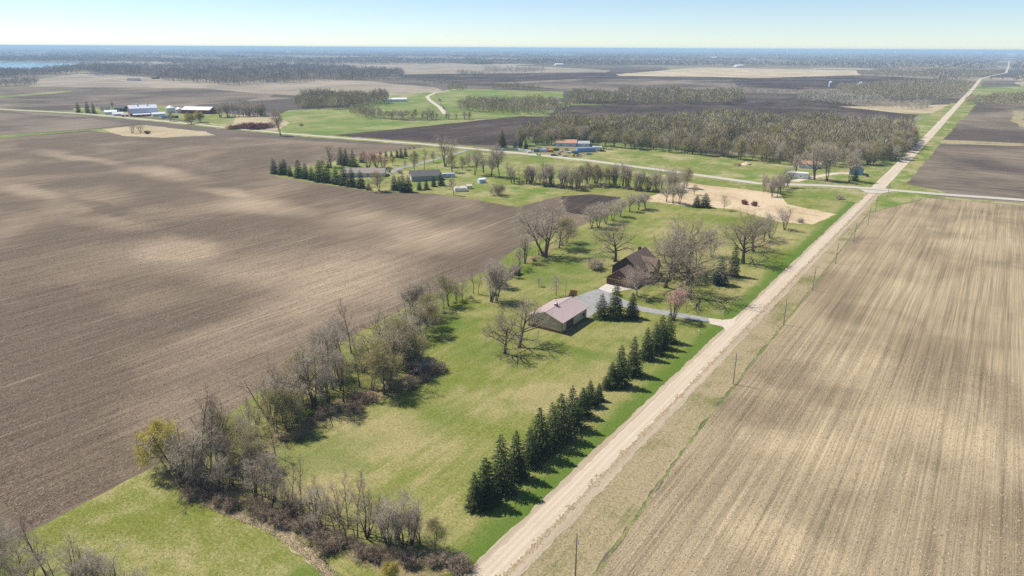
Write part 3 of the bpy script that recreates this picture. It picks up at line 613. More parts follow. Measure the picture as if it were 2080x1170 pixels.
def spruce_proto(kind, seed, H, RB, needles, whorls=30, per=10, tuft=17, power=0.9, ragged=0.18, droop=0.30):
    rng = np.random.default_rng(seed)
    TV, TQ = [], []; tube(np.array([[0,0,-0.2],[0,0,H*0.5],[0,0,H*0.98]]), [0.17,0.10,0.02], 6, TV, TQ)
    a_, b_, c_ = [], [], []
    for w in range(whorls):
        f = (w+rng.uniform(0, 0.8))/whorls; z = H*(0.035+0.955*f)
        L = RB*(1-f)**power*rng.uniform(1-ragged, 1+ragged)+0.12
        nb = max(4, int(per*(0.55+0.6*(1-f))))
        ph = rng.uniform(0, 6.28)
        for i in range(nb):
            t = ph+2*math.pi*i/nb+rng.normal(0, 0.16); l = L*rng.uniform(0.72, 1.15)
            d = np.array([math.cos(t), math.sin(t), 0]); sd_ = np.array([-d[1], d[0], 0])
            rise = 0.25*(f-0.35)
            k = max(5, int(tuft*(l/RB)**0.6))
            for j in range(k):
                g = 0.12+0.88*(j+rng.uniform(0, 1))/k
                q = np.array([0, 0, z])+d*(l*g)+np.array([0, 0, l*(rise*g-droop*g*g+0.10*g**4)])
                side = rng.uniform(-1, 1)*(1-0.55*g)*l*0.26
                q = q+sd_*side
                out = unit(d*rng.uniform(0.5, 1.1)+sd_*rng.normal(0, 0.6)+np.array([0, 0, rng.uniform(-0.5, 0.25)]))
                s = rng.uniform(0.32, 0.62)*(0.55+0.45*(1-f))*(H/12)**0.5
                nrm = unit(np.cross(out, rng.normal(0, 1, 3)*0.6+np.array([0, 0, 1.0])))
                a_.append(q-nrm*s*0.36); b_.append(q+nrm*s*0.36); c_.append(q+out*s*1.3)
    V = np.stack([np.array(a_), np.array(b_), np.array(c_)], 1).reshape(-1, 3)
    PROTO.setdefault(kind, []).append((H, mesh_np('trunk', np.concatenate(TV), None, np.concatenate(TQ), mats=(BARKD,)),
                                       mesh_np('crown', V, np.arange(len(V)).reshape(-1, 3), mats=(needles,))))
spruce_proto('spruce', 201, 11.5, 3.5, NEEDLE, whorls=30, power=0.80, ragged=0.15, tuft=20, per=11)
spruce_proto('spruce', 202, 11.5, 3.9, NEEDLE, whorls=28, ragged=0.25, power=0.75, tuft=20, per=11)
spruce_proto('spruce', 203, 11.5, 3.2, NEEDLE, whorls=30, ragged=0.20, per=10, power=0.7, tuft=19)
spruce_proto('spruce', 204, 11.5, 3.7, NEEDLE, whorls=25, ragged=0.28, per=10, power=0.9, droop=0.20, tuft=20)
spruce_proto('spruce', 205, 11.5, 3.4, NEEDLE, whorls=27, ragged=0.26, power=0.65, droop=0.36, tuft=18)
for s in (211, 212): spruce_proto('darkspruce', s, 10.0, 2.5, NEEDLE_D, whorls=26, power=0.55)
spruce_proto('bluespruce', 221, 10.0, 2.5, NEEDLE_B, whorls=26, power=0.55)
spruce_proto('pine', 231, 10.0, 3.4, NEEDLE_B, whorls=20, per=9, tuft=14, power=0.55, ragged=0.35, droop=0.05)

TREE_NAME = {'oak':'oak_tree','grey':'bare_tree','vase':'bare_tree','pole':'bare_tree','multi':'bare_tree','budding':'budding_tree','willow':'willow_tree','maple':'maple_tree',
             'birch':'birch_tree','small':'small_tree','shrub':'shrub','redshrub':'shrub','greyshrub':'shrub','spruce':'spruce_tree','darkspruce':'spruce_tree','bluespruce':'spruce_tree','pine':'pine_tree'}
trng = random.Random(42)
def plant(kind, x, y, h, label, group=None, width=1.0, lean=(0, 0), v=None, rz=None):
    P = PROTO[kind]; top, tm, cm = P[trng.randrange(len(P)) if v is None else v % len(P)]
    s = h/top
    if cm is None:
        o = link(TREE_NAME[kind], tm); root = o
    else:
        root = empty(TREE_NAME[kind], (0, 0, 0)); link('trunk', tm, root); link('crown', cm, root)
    root.location = (x, y, 0); root.scale = (s*width, s*width, s)
    root.rotation_euler = (R(lean[0]), R(lean[1]), trng.uniform(0, 6.28) if rz is None else rz)
    tag(root, label, 'shrub' if TREE_NAME[kind] == 'shrub' else 'tree', group)
    return root

# --- spruce row along the gravel road, near end first
row = [('spruce',(-73.0,94.0,8.8)),('spruce',(-72.0,96.5,11.8)),('spruce',(-72.1,102.1,13.4)),('spruce',(-72.1,107.9,12.8)),('spruce',(-72.3,113.6,10.7)),('spruce',(-72.4,117.8,13.1)),
       ('spruce',(-72.1,122.9,11.9)),('spruce',(-72.4,127.4,12.3)),('spruce',(-72.7,133.3,11.5)),('spruce',(-73.3,140.0,9.0)),('spruce',(-74.6,146.3,7.3)),('spruce',(-73.9,150.1,5.0)),
       ('spruce',(-75.4,157.0,4.1)),('spruce',(-74.7,159.2,7.9)),('spruce',(-73.0,161.1,13.2)),('spruce',(-73.1,169.7,12.9)),('spruce',(-74.4,181.9,10.5)),('spruce',(-73.9,187.1,11.5)),('spruce',(-74.1,192.4,11.2)),('spruce',(-73.8,198.2,10.7))]
for i, (k, (x, y, h)) in enumerate(row):
    plant(k, x-1.2, y+0.8, h*(0.92+0.14*trng.random()), 'dark green spruce, %s from the near end of the row beside the gravel road' % ordinal(i), 'spruces along the gravel road', width=(0.97 if h > 8 else 1.08)*(0.88+0.26*trng.random()), v=i*2+i//3)
for (x, y, h), l, w in (((-101.6,204.3,9.5),'olive green spruce at the left of the three beside the driveway',1.1),((-97.9,207.5,13.5),'tallest spruce in the middle of the three beside the driveway',1.05),((-93.1,210.9,9.6),'smaller dark spruce at the right of the three beside the driveway',1.05)):
    plant('spruce', x-1, y+0.8, h, l, 'yard spruces', width=w)
plant('darkspruce', *(-79.8,279.6,14.1), 'tall narrow dark spruce on the lawn behind the oaks', width=0.8)
plant('bluespruce', *(-80.7,265.7,11.2), 'broad bluish conifer left of the narrow dark spruce on the lawn', width=1.35)
# --- trees of the yard
def one(kind, t, label, **k): return plant(kind, t[0], t[1], t[2], label, **k)
one('oak', (-113.2,161.1,16.4), 'bare oak left of the pair in front of the barn', v=0, rz=0.6, width=1.0)
one('oak', (-112.1,167.4,19.6), 'taller leaning oak right of the pair in front of the barn', v=1, rz=2.2, lean=(0, 7), width=1.0)
one('small', (-127.7,215.8,9.5), 'slim bare young tree behind the barn, beside the light pole', v=0)
one('small', (-139.3,221.8,4.6), 'very small bare fruit tree on the lawn behind the barn', v=1, width=1.3)
one('greyshrub', (-131.2,254.8,6.8), 'upright bare bush on the lawn left of the brown house')
one('birch', (-102.7,234.2,13.3), 'pale birch with reddish twigs in front of the brown house', width=1.4)
one('maple', (-81.3,218.1,14.9), 'reddish many-stemmed maple beside the driveway', v=0, width=0.95)
one('oak', (-129.8,270.0,20.9), 'dark spreading oak behind the brown house', v=2, rz=1.0, width=1.05)
for i, (k, t, l) in enumerate([
    ('oak', (-97.2,249.5,24.6), 'bare oak closest to the right of the brown house'),
    ('grey', (-99.0,262.0,23.8), 'slender grey tree between the oaks right of the brown house'),
    ('oak', (-85.2,243.9,24.5), 'large spreading oak behind the reddish maple with a long branching shadow'),
    ('oak', (-101.2,271.9,24.1), 'oak at the back of the cluster beside the brown house'),
    ('oak', (-96.7,271.7,25.1), 'grey crowned oak behind the large spreading oak'),
    ('grey', (-96.8,302.1,16.6), 'thin forked tree standing alone behind the broad bluish conifer'),
    ('oak', (-82.1,300.4,23.4), 'oak with dark trunk right of the narrow spruce'),
    ('oak', (-83.9,322.2,20.5), 'oak just behind the dark trunked oak near the road'),
    ('grey', (-85.2,343.9,15.4), 'grey tree in the middle of the roadside lawn group'),
    ('multi', (-84.2,351.6,13.6), 'many-stemmed grey tree at the far end of the roadside lawn group'),
    ('vase', (-82.7,373.4,13.4), 'vase shaped bare tree beside the dry grass near the road'),
    ]):
    one(k, (t[0], t[1], t[2]*1.04), l, width=1.1)
one('greyshrub', (-79.7,395.7,3.3), 'low grey bush right of the vase shaped tree')
# --- hedgerow between the ploughed field and the lawn, far end first
hedge = [('grey',(-163.4,377.9,11.2)),('grey',(-165.6,373.0,10.6)),('grey',(-167.1,364.0,11.3)),('grey',(-166.3,350.8,11.3)),('grey',(-165.8,339.5,12.1)),('grey',(-165.5,330.0,12.7)),('grey',(-165.1,320.9,14.3)),('grey',(-167.4,317.9,13.2)),
  ('grey',(-163.1,283.8,13.3)),('budding',(-162.1,274.7,17.0)),('vase',(-159.4,258.4,26.7)),('pole',(-163.1,258.8,13.0)),('multi',(-160.8,243.4,14.8)),('pole',(-160.4,240.1,11.1)),
  ('grey',(-151.3,210.4,11.6)),('grey',(-143.1,197.5,16.6)),('vase',(-143.9,195.7,16.2)),('pole',(-155.3,199.7,10.2)),('small',(-154.1,191.1,9.8)),('budding',(-154.6,183.6,13.0)),('small',(-154.5,188.2,5.7)),
  ('grey',(-154.4,171.6,14.9)),('multi',(-155.4,168.0,14.6)),('grey',(-157.1,166.8,13.0)),
  ('grey',(-134.8,138.5,15.2)),('oak',(-144.0,136.8,16.5)),('budding',(-131.4,131.9,16.9)),('multi',(-129.3,126.4,17.4)),('pole',(-152.3,133.6,17.6)),('grey',(-150.7,127.4,15.2)),('budding',(-129.4,119.7,15.3)),('budding',(-125.3,120.2,14.7)),('pole',(-138.6,113.9,19.4)),('grey',(-145.0,117.2,17.9)),
  ('pole',(-130.8,110.8,11.8)),('vase',(-134.5,104.2,18.5)),('pole',(-140.7,103.8,11.8)),('pole',(-138.9,97.4,16.1)),('multi',(-137.5,92.8,14.6)),('pole',(-142.6,89.8,7.4)),('pole',(-133.4,86.6,8.1)),
  ('pole',(-124.2,83.8,9.7)),('budding',(-123.4,75.9,11.3)),('pole',(-126.9,71.2,17.4)),('pole',(-127.1,69.2,19.4)),('pole',(-127.4,67.3,22.0)),('multi',(-129.1,65.6,16.4)),('willow',(-138.7,66.4,13.2))]
for i, (k, (x, y, h)) in enumerate(hedge):
    what = {'grey':'bare grey tree','vase':'large forked bare tree','pole':'slender bare tree','multi':'many-stemmed bare tree','budding':'bare tree with yellowish buds','small':'small thin bare tree','oak':'dark crooked oak','willow':'yellow budding willow'}[k]
    plant(k, x, y, h*(1.1 if i > 20 else 1.04), '%s, %s from far end of hedgerow along ploughed field' % (what, ordinal(i)), 'trees of the hedgerow along the ploughed field', width=1.35 if i < 11 else 0.9 if k == 'willow' else 1.1, lean=(trng.uniform(-5, 5), trng.uniform(-5, 5)))
# near end of the hedgerow, along the meadow, left to right
near = [('pole',(-121.6,70.0,13.6)),('pole',(-115.2,72.0,17.1)),('multi',(-110.1,72.6,13.6)),('pole',(-107.5,75.2,9.7)),('pole',(-105.8,76.1,11.7)),('multi',(-100.0,74.9,7.9)),('multi',(-95.3,76.7,8.8)),
  ('pole',(-90.8,75.4,13.0)),('pole',(-87.4,74.6,14.5)),('pole',(-87.1,76.5,14.8)),('pole',(-86.2,76.8,10.7)),('pole',(-83.5,77.3,9.8)),('pole',(-80.4,76.4,13.3)),('grey',(-80.5,78.3,12.6)),('multi',(-75.7,80.0,9.3)),('budding',(-72.3,80.0,9.1))]
for i, (k, (x, y, h)) in enumerate(near):
    plant(k, x, y, h, 'bare tree in the near thicket, %s from its left end above the green meadow' % ordinal(i), 'trees of the near thicket', width=0.85, lean=(trng.uniform(-5, 5), trng.uniform(-5, 5)))
bl = [('grey',(-127.6,28.9,17.3)),('pole',(-122.0,34.6,17.9)),('grey',(-123.1,30.6,14.3)),('multi',(-115.9,35.7,13.3)),('pole',(-115.2,36.8,10.6)),('grey',(-111.3,38.8,11.3)),('multi',(-107.7,40.0,12.0)),('grey',(-133.1,28.6,17.6)),('small',(-104.5,41.5,8.3)),('grey',(-119.2,31.3,12.2)),('multi',(-110.8,36.5,11.2))]
for i, (k, (x, y, h)) in enumerate(sorted(bl, key=lambda q: q[1][0])):
    plant(k, x, y, h, 'bare tree rising from the bottom left corner, %s from the left' % ordinal(i), 'trees in the bottom left corner', width=0.9)
# undergrowth shrubs
def along(pts, n, spread, rng):
    P = [Vector(p) for p in pts]; L = [(P[i+1]-P[i]).length for i in range(len(P)-1)]; tot = sum(L); out = []
    for k in range(n):
        d = tot*(k+rng.random())/n; i = 0
        while i < len(L)-1 and d > L[i]: d -= L[i]; i += 1
        q = P[i]+(P[i+1]-P[i])*min(1, d/L[i]); out.append((q.x+rng.uniform(-spread, spread), q.y+rng.uniform(-spread, spread)))
    return out
srng = random.Random(9)
for x, y in along([(-127.5,143.6),(-134.8,138.5),(-134.9,128.2),(-138.4,118.1),(-138.4,107.5),(-137.3,95.4),(-134.4,83.1),(-130.0,73.6),(-128.9,68.0)], 54, 5.0, srng):
    plant(srng.choice(['pole','grey','multi','budding','pole']), x, y, srng.uniform(9, 15), 'bare tree packed among its like inside the near half of the hedgerow', 'inner trees of the hedgerow', lean=(srng.uniform(-8, 8), srng.uniform(-8, 8)))
for i, (x, y) in enumerate(along([(-150.4,168.1),(-146.7,158.3),(-140.8,147.6),(-134.6,138.7)], 9, 3.0, srng)):
    plant(srng.choice(['grey','multi','pole','budding']), x, y, srng.uniform(9, 14), 'bare tree, %s down the hedge from the pale-crowned group left of the barn' % ordinal(i), 'hedge trees left of the barn', lean=(srng.uniform(-6, 6), srng.uniform(-6, 6)))
for i, (x, y) in enumerate(along([(-153.1,176.0),(-154.7,189.3),(-152.6,200.2),(-153.5,216.3),(-159.8,236.2)], 9, 2.2, srng)):
    plant(srng.choice(['small','pole','grey']), x, y, srng.uniform(6, 11), 'thin bare tree, %s up the hedge towards the little brown shed' % ordinal(i), 'hedge trees below the little shed', lean=(srng.uniform(-5, 5), srng.uniform(-5, 5)))
for x, y in along([(-127.8,66.1),(-119.4,68.8),(-108.2,71.5),(-97.6,72.8),(-87.0,73.4),(-79.3,76.3),(-71.9,79.0)], 30, 3.0, srng):
    plant(srng.choice(['pole','multi','pole']), x, y, srng.uniform(8, 13), 'bare young tree packed among its like inside the near thicket', 'inner trees of the near thicket', width=0.9, lean=(srng.uniform(-8, 8), srng.uniform(-8, 8)))
for x, y in along([(-128.8,65.0),(-118.8,66.1),(-109.9,68.0),(-101.1,69.6),(-91.1,69.7),(-83.2,71.1),(-77.0,73.8),(-72.1,76.5),(-66.5,79.6),(-62.7,79.2)], 44, 1.8, srng):
    plant('shrub', x, y, srng.uniform(2.2, 4.6), 'bare brown shrub tangled into the near thicket above the green meadow', 'shrubs of the near thicket', width=srng.uniform(0.8, 1.15))
for x, y in along([(-128.6,66.7),(-126.5,73.7),(-126.8,85.8),(-127.2,98.0),(-126.6,110.7),(-124.0,121.0),(-122.3,133.2),(-124.7,141.4)], 34, 2.6, srng):
    plant('shrub', x, y, srng.uniform(1.8, 4.0), 'bare brown shrub under the hedgerow trees beside the pale lawn', 'shrubs of the hedgerow', width=srng.uniform(0.8, 1.2))
for x, y in along([(-138.5,131.7),(-137.3,136.8),(-132.4,140.2),(-125.6,134.8)], 8, 2.0, srng):
    plant('greyshrub', x, y, srng.uniform(3, 5), 'dense grey bush at the wide part of the hedgerow', 'grey bushes of the hedgerow', width=1.2)
one('willow', (-74.3,69.9,5.0), 'small green leafing bush at the bottom edge of the thicket', width=0.8)
for x, y in along([(-149.9,169.6),(-152.9,184.2),(-154.2,197.7),(-146.5,203.2),(-158.1,237.4),(-162.0,259.5),(-162.6,283.0)], 12, 1.5, srng):
    plant('greyshrub', x, y, srng.uniform(1.2, 2.6), 'low grey bush at the foot of the far hedgerow', 'low bushes of the far hedgerow')

# ================================================================ BUILDINGS
C = {}
def cm(name, *a, **k):
    C[name] = plain(name, *a, **k); return C[name]
cm('tan_steel', (0.50,0.42,0.30), 0.55, 0.3, 0.06); cm('brown_steel', (0.12,0.065,0.045), 0.5, 0.3, 0.1); cm('mauve_roof', (0.52,0.405,0.375), 0.45, 0.4, 0.05)
cm('brown_roof', (0.20,0.148,0.12), 0.95, 0.1, 0.22, 3.0, 0.3); cm('cedar', (0.13,0.066,0.042), 0.8, 0.2, 0.2, 2.0, 0.2); cm('dark_wood', (0.075,0.045,0.035), 0.8, 0.2, 0.2, 2.0)
cm('door_brown', (0.10,0.05,0.032), 0.6, 0.3, 0.1); cm('orange_wood', (0.52,0.28,0.11), 0.8, 0.2, 0.25, 2.0); cm('glass', (0.03,0.04,0.05), 0.08, 0.5, 0.05)
cm('white', (0.80,0.79,0.76), 0.5, 0.3, 0.05); cm('white_roof', (0.82,0.82,0.82), 0.35, 0.4, 0.04); cm('red', (0.33,0.045,0.04), 0.7, 0.2, 0.15); cm('red_dark', (0.20,0.035,0.04), 0.7, 0.2, 0.15)
cm('grey_roof', (0.155,0.145,0.14), 0.95, 0.1, 0.2, 2.0); cm('taupe_roof', (0.30,0.255,0.225), 0.95, 0.1, 0.2, 2.0); cm('grey_green', (0.30,0.33,0.30), 0.7, 0.2, 0.1)
cm('rust_roof', (0.50,0.27,0.17), 0.8, 0.2, 0.2); cm('blue_wall', (0.22,0.38,0.60), 0.6, 0.3, 0.1); cm('pale_blue', (0.48,0.60,0.74), 0.5, 0.3, 0.08); cm('teal', (0.10,0.25,0.28), 0.6, 0.3, 0.15)
cm('galv', (0.55,0.57,0.58), 0.35, 0.5, 0.08); cm('pole_wood', (0.27,0.225,0.18), 0.9, 0.1, 0.2); cm('navy', (0.02,0.035,0.09), 0.25, 0.5, 0.05); cm('silver', (0.45,0.46,0.47), 0.3, 0.5, 0.05)
cm('rubber', (0.02,0.02,0.02), 0.9, 0.2, 0.05); cm('orange', (0.60,0.22,0.05), 0.5, 0.3, 0.1); cm('green_paint', (0.05,0.16,0.06), 0.5, 0.3, 0.1); cm('yellow', (0.6,0.42,0.06), 0.5, 0.3, 0.1)
cm('cream', (0.62,0.56,0.45), 0.6, 0.3, 0.08); cm('fence_wood', (0.46,0.41,0.34), 0.85, 0.2, 0.15); cm('stone', (0.45,0.40,0.34), 0.9, 0.2, 0.2)
cm('charcoal', (0.045,0.05,0.06), 0.7, 0.2, 0.1); cm('blue_house', (0.20,0.36,0.50), 0.7, 0.2, 0.1); cm('dark_blue', (0.03,0.08,0.20), 0.6, 0.3, 0.1); cm('red_sign', (0.5,0.03,0.03), 0.5, 0.3, 0.05)

cm('pale_roof', (0.62,0.67,0.74), 0.4, 0.4, 0.05)
def face_panel(parent, name, face, hx, hy, u, z, w, h, mat, proud=0.05):
    """a door, window frame or pane set on one wall; hx, hy are half sizes of the walls"""
    b = MB()
    if face == '+x': b.box(hx-0.1, u-w/2, z, hx+proud, u+w/2, z+h)
    elif face == '-x': b.box(-hx-proud, u-w/2, z, -hx+0.1, u+w/2, z+h)
    elif face == '+y': b.box(u-w/2, hy-0.1, z, u+w/2, hy+proud, z+h)
    else: b.box(u-w/2, -hy-proud, z, u+w/2, -hy+0.1, z+h)
    return b.build(name, mat, parent)
def window(parent, face, hx, hy, u, z, w, h, frame, proud=0.05):
    f = face_panel(parent, 'window', face, hx, hy, u, z, w, h, frame, proud)
    face_panel(f, 'pane', face, hx, hy, u, z+0.12, w-0.24, h-0.24, C['glass'], proud+0.03)
    return f
def roof_solid(hx, hy, eave, ridge, over, gover, t=0.16):
    sl = (ridge-eave)/hx; ex = hx+over; ez = eave-sl*over
    return MB().prism([(-ex,ez),(0,ridge),(ex,ez),(ex,ez+t),(0,ridge+t),(-ex,ez+t)], -hy-gover, hy+gover)
def gable(name, label, cat, x, y, wx, wy, eave, ridge, wall, roof, rot=0.0, over=0.4, gover=0.4, group=None, feats=(), z=0.0):
    """gabled building, ridge along its own y axis"""
    root = empty(name, (x, y, z), R(rot)); tag(root, label, cat, group)
    hx, hy = wx/2, wy/2
    MB().prism([(-hx,-0.3),(hx,-0.3),(hx,eave),(0,ridge),(-hx,eave)], -hy, hy).build('wall', wall, root)
    roof_solid(hx, hy, eave+0.02, ridge+0.02, over, gover).build('roof', roof, root)
    for f in feats:
        if f[0] == 'window': window(root, f[1], hx, hy, *f[2:6], f[6])
        else: face_panel(root, f[0], f[1], hx, hy, *f[2:6], f[6])
    return root

# --- the barn
b = gable('barn', 'tan metal barn with mauve roof and small cupola beside the driveway', 'barn', -113.3, 193.1, 13.2, 17.2, 4.15, 6.5, C['tan_steel'], C['mauve_roof'], rot=1.0, over=0.45, gover=0.5,
    feats=[('sliding_door','+x',-3.4,0.3,5.0,3.35,C['door_brown']), ('window','+x',6.3,1.5,1.5,1.3,C['brown_steel']), ('corner_trim','-y',6.5,0.02,0.22,4.0,C['brown_steel']), ('corner_trim','-y',-6.5,0.02,0.22,4.0,C['brown_steel'])])
w = MB(); w.box(-6.66,-8.66,-0.2, 6.66,-8.6,0.95); w.build('wainscot', C['brown_steel'], b)
MB().box(6.6,-8.55,-0.2, 6.655,-6.0,0.75).build('wainscot', C['brown_steel'], b); MB().box(6.6,-0.8,-0.2, 6.655,8.55,0.75).build('wainscot', C['brown_steel'], b)
for i in range(13):
    x = -5.7+i*0.95; MB().box(x-0.04,-8.64,0.97, x+0.04,-8.58,4.15+(6.6-abs(x))*0.356-0.12).build('batten', C['tan_steel'], b)
for i in range(9): y = -0.2+i*0.95; MB().box(6.58,y-0.04,0.77, 6.64,y+0.04,4.0).build('batten', C['tan_steel'], b)
for s in (-1, 1):
    for i in range(18):      # standing ribs of the roof sheets
        y = -8.9+i*1.045; zc = 6.70
        MB().prism([(s*0.15,zc-0.02),(s*7.0,zc-7.0*0.356-0.02),(s*7.0,zc-7.0*0.356+0.03),(s*0.15,zc+0.03)], y-0.03, y+0.03).build('roof_rib', C['mauve_roof'], b)
MB().prism([(-0.35,6.55),(0,6.70),(0.35,6.55),(0.35,6.62),(0,6.77),(-0.35,6.62)], -9.12, 9.12).build('ridge_cap', C['mauve_roof'], b)
cu = MB().box(-0.45,-2.0,6.5, 0.45,-1.1,7.4).build('cupola', C['brown_steel'], b)
MB().add([(-0.6,-2.15,7.4),(0.6,-2.15,7.4),(0.6,-0.95,7.4),(-0.6,-0.95,7.4),(0,-1.55,8.0)], [(0,1,4),(1,2,4),(2,3,4),(3,0,4),(3,2,1,0)]).build('cupola_roof', C['mauve_roof'], cu)
MB().cyl(0,-1.55,7.9,8.7,0.03,0.03,6).box(-0.35,-1.57,8.5,0.4,-1.53,8.62).build('weather_vane', C['charcoal'], cu)

# --- the brown house with its garage
h = empty('house', (-113.0, 240.0, 0)); tag(h, 'dark brown wooden house with steep shingled roofs and a double garage', 'house')
def gable_at(parent, x0, x1, y0, y1, eave, ridge, wall, roof, over=0.5, gover=0.6, wn_='wall', rn='roof', base=-0.3):
    cx_, hx = (x0+x1)/2, (x1-x0)/2
    o = MB().prism([(x0,base),(x1,base),(x1,eave),(cx_,ridge),(x0,eave)], y0, y1).build(wn_, wall, parent)
    sl = (ridge-eave)/hx; ez = eave-sl*over; t = 0.22
    r = MB().prism([(x0-over,ez),(cx_,ridge+0.02),(x1+over,ez),(x1+over,ez+t),(cx_,ridge+t),(x0-over,ez+t)], y0-gover, y1+gover).build(rn, roof, parent)
    return o, r
gw, gr_ = gable_at(h, -5.6, 5.6, 0.0, 9.8, 2.9, 6.9, C['cedar'], C['brown_roof'], wn_='garage_wall', rn='garage_roof')
mw, mr_ = gable_at(h, -7.6, 5.2, 8.6, 25.5, 5.0, 10.1, C['dark_wood'], C['brown_roof'], gover=1.0)
# cross gable and porch on the road side
cgw = MB(); cgw.add([(0,14,-0.3),(8.2,14,-0.3),(8.2,21,-0.3),(0,21,-0.3),(0,14,4.6),(8.2,14,4.6),(8.2,21,4.6),(0,21,4.6),(0,17.5,8.6),(8.2,17.5,8.6)],
    [(0,1,5,4),(2,3,7,6),(1,2,6,9,5),(3,0,4,8,7)]).build('cross_wing_wall', C['dark_wood'], h)
def slab(p, t=0.2): return MB().add(p+[(x, y, z+t) for x, y, z in p], [(3,2,1,0),(4,5,6,7),(0,1,5,4),(1,2,6,5),(2,3,7,6),(3,0,4,7)])
slab([(-1,13.4,4.05),(8.8,13.4,4.05),(8.8,17.5,8.65),(-1,17.5,8.65)]).build('cross_wing_roof', C['brown_roof'], h)
slab([(-1,17.5,8.66),(8.8,17.5,8.66),(8.8,21.6,4.05),(-1,21.6,4.05)]).build('cross_wing_roof', C['brown_roof'], h)
slab([(5.2,8.8,3.6),(8.6,8.8,2.7),(8.6,13.6,2.7),(5.2,13.6,3.6)]).build('porch_roof', C['brown_roof'], h)
for y in (9.1, 13.2): MB().box(8.2,y-0.1,0, 8.4,y+0.1,2.7).build('porch_post', C['cedar'], h)
for u in (-2.75, 2.75):
    d = MB().box(u-2.2,-0.06,0.02, u+2.2,0.05,2.35).build('garage_door', C['door_brown'], h)
    for k in range(3): MB().box(u-2.15,-0.075,0.5+k*0.58, u+2.15,-0.05,0.54+k*0.58).build('door_rail', C['cedar'], d)
MB().box(-5.7,-0.12,2.4, 5.7,0.02,2.75).build('garage_beam', C['orange_wood'], h)
MB().box(-0.5,-0.1,0.0, 0.5,0.03,2.4).build('garage_pier', C['cedar'], h)
MB().box(-5.62,-0.08,0.0, -5.1,0.03,2.4).build('garage_pier', C['cedar'], h)
MB().box(-0.2,-0.3,3.6, 0.2,-0.02,4.0).build('gable_lamp', C['white'], h)
for (x, z, w_, hh) in ((-3.2, 6.4, 1.2, 1.3), (0.0, 7.2, 1.2, 1.4)):
    f = MB().box(x-w_/2,8.5,z, x+w_/2,8.62,z+hh).build('window', C['cedar'], h); MB().box(x-w_/2+0.12,8.46,z+0.12, x+w_/2-0.12,8.55,z+hh-0.12).build('pane', C['glass'], f)
for (y, z, w_, hh) in ((16.2,1.0,1.3,1.5),(18.8,1.0,1.3,1.5),(17.5,4.9,1.5,1.6)):
    f = MB().box(8.15,y-w_/2,z, 8.26,y+w_/2,z+hh).build('window', C['cedar'], h); MB().box(8.2,y-w_/2+0.12,z+0.12, 8.29,y+w_/2-0.12,z+hh-0.12).build('pane', C['glass'], f)
MB().box(-2.6,22.0,8.0, -1.6,23.2,10.9).build('chimney', C['dark_wood'], mr_)
# --- little shed, light pole, timber enclosure, lawn things
gable('shed', 'small dark brown garden shed at the field edge', 'shed', -156.0, 229.0, 3.4, 4.0, 2.3, 3.2, C['dark_wood'], C['brown_roof'], rot=8, over=0.3, gover=0.3, feats=[('door','+x',0,0.05,1.2,1.9,C['door_brown'])])
px_, py_ = (-123.9,216.5)
p = empty('light_pole', (px_, py_, 0)); tag(p, 'thin yard light pole behind the barn', 'pole')
MB().cyl(0,0,-0.3,7.6,0.10,0.07,8).build('post', C['pole_wood'], p); MB().box(-0.05,-0.05,7.3,0.9,0.05,7.4).build('arm', C['galv'], p); MB().cyl(0.9,0,7.05,7.4,0.2,0.1,8).build('lamp_head', C['galv'], p)
ex, ey = (-122.8,217.3)
e = empty('wooden_screen', (ex, ey, 0), R(18)); tag(e, 'stepped orange-tan timber screen behind the barn', 'screen')
for i in range(10):
    hh = 1.5+(0.9 if i > 6 else 0.35 if i > 3 else 0)
    MB().box(-0.06,-2.5+i*0.5,0.05, 0.06,-2.08+i*0.5,hh+0.08*(i % 2)).build('board', C['orange_wood'], e)
for i in range(6): MB().box(0.1+i*0.42,2.46,0.05, 0.48+i*0.42,2.58,2.2+0.1*(i % 2)).build('board', C['orange_wood'], e)
for y in (-2.5, 0, 2.5): MB().box(-0.18,y-0.07,-0.2,-0.06,y+0.07,2.3 if y > 1 else 1.7).build('post', C['orange_wood'], e)
# --- utility poles along the edge of the stubble field, near to far
for i, y in enumerate((89.5, 181.4, 235.9, 279.6, 324, 368, 410, 451, 500)):
    x = -47.4-0.9*(i > 0)-(2.2 if i > 6 else 0); q = empty('utility_pole', (x, y, 0))
    tag(q, 'weathered utility pole, %s from the viewer along the stubble field' % ordinal(i), 'utility pole', 'utility poles along the road')
    MB().cyl(0,0,-0.5,9.6,0.16,0.10,8).build('post', C['pole_wood'], q); MB().cyl(0,0,9.55,9.95,0.05,0.03,6).build('insulator', C['galv'], q)
    MB().box(0.1,-0.12,7.2,0.32,0.12,7.9).build('bracket', C['galv'], q)
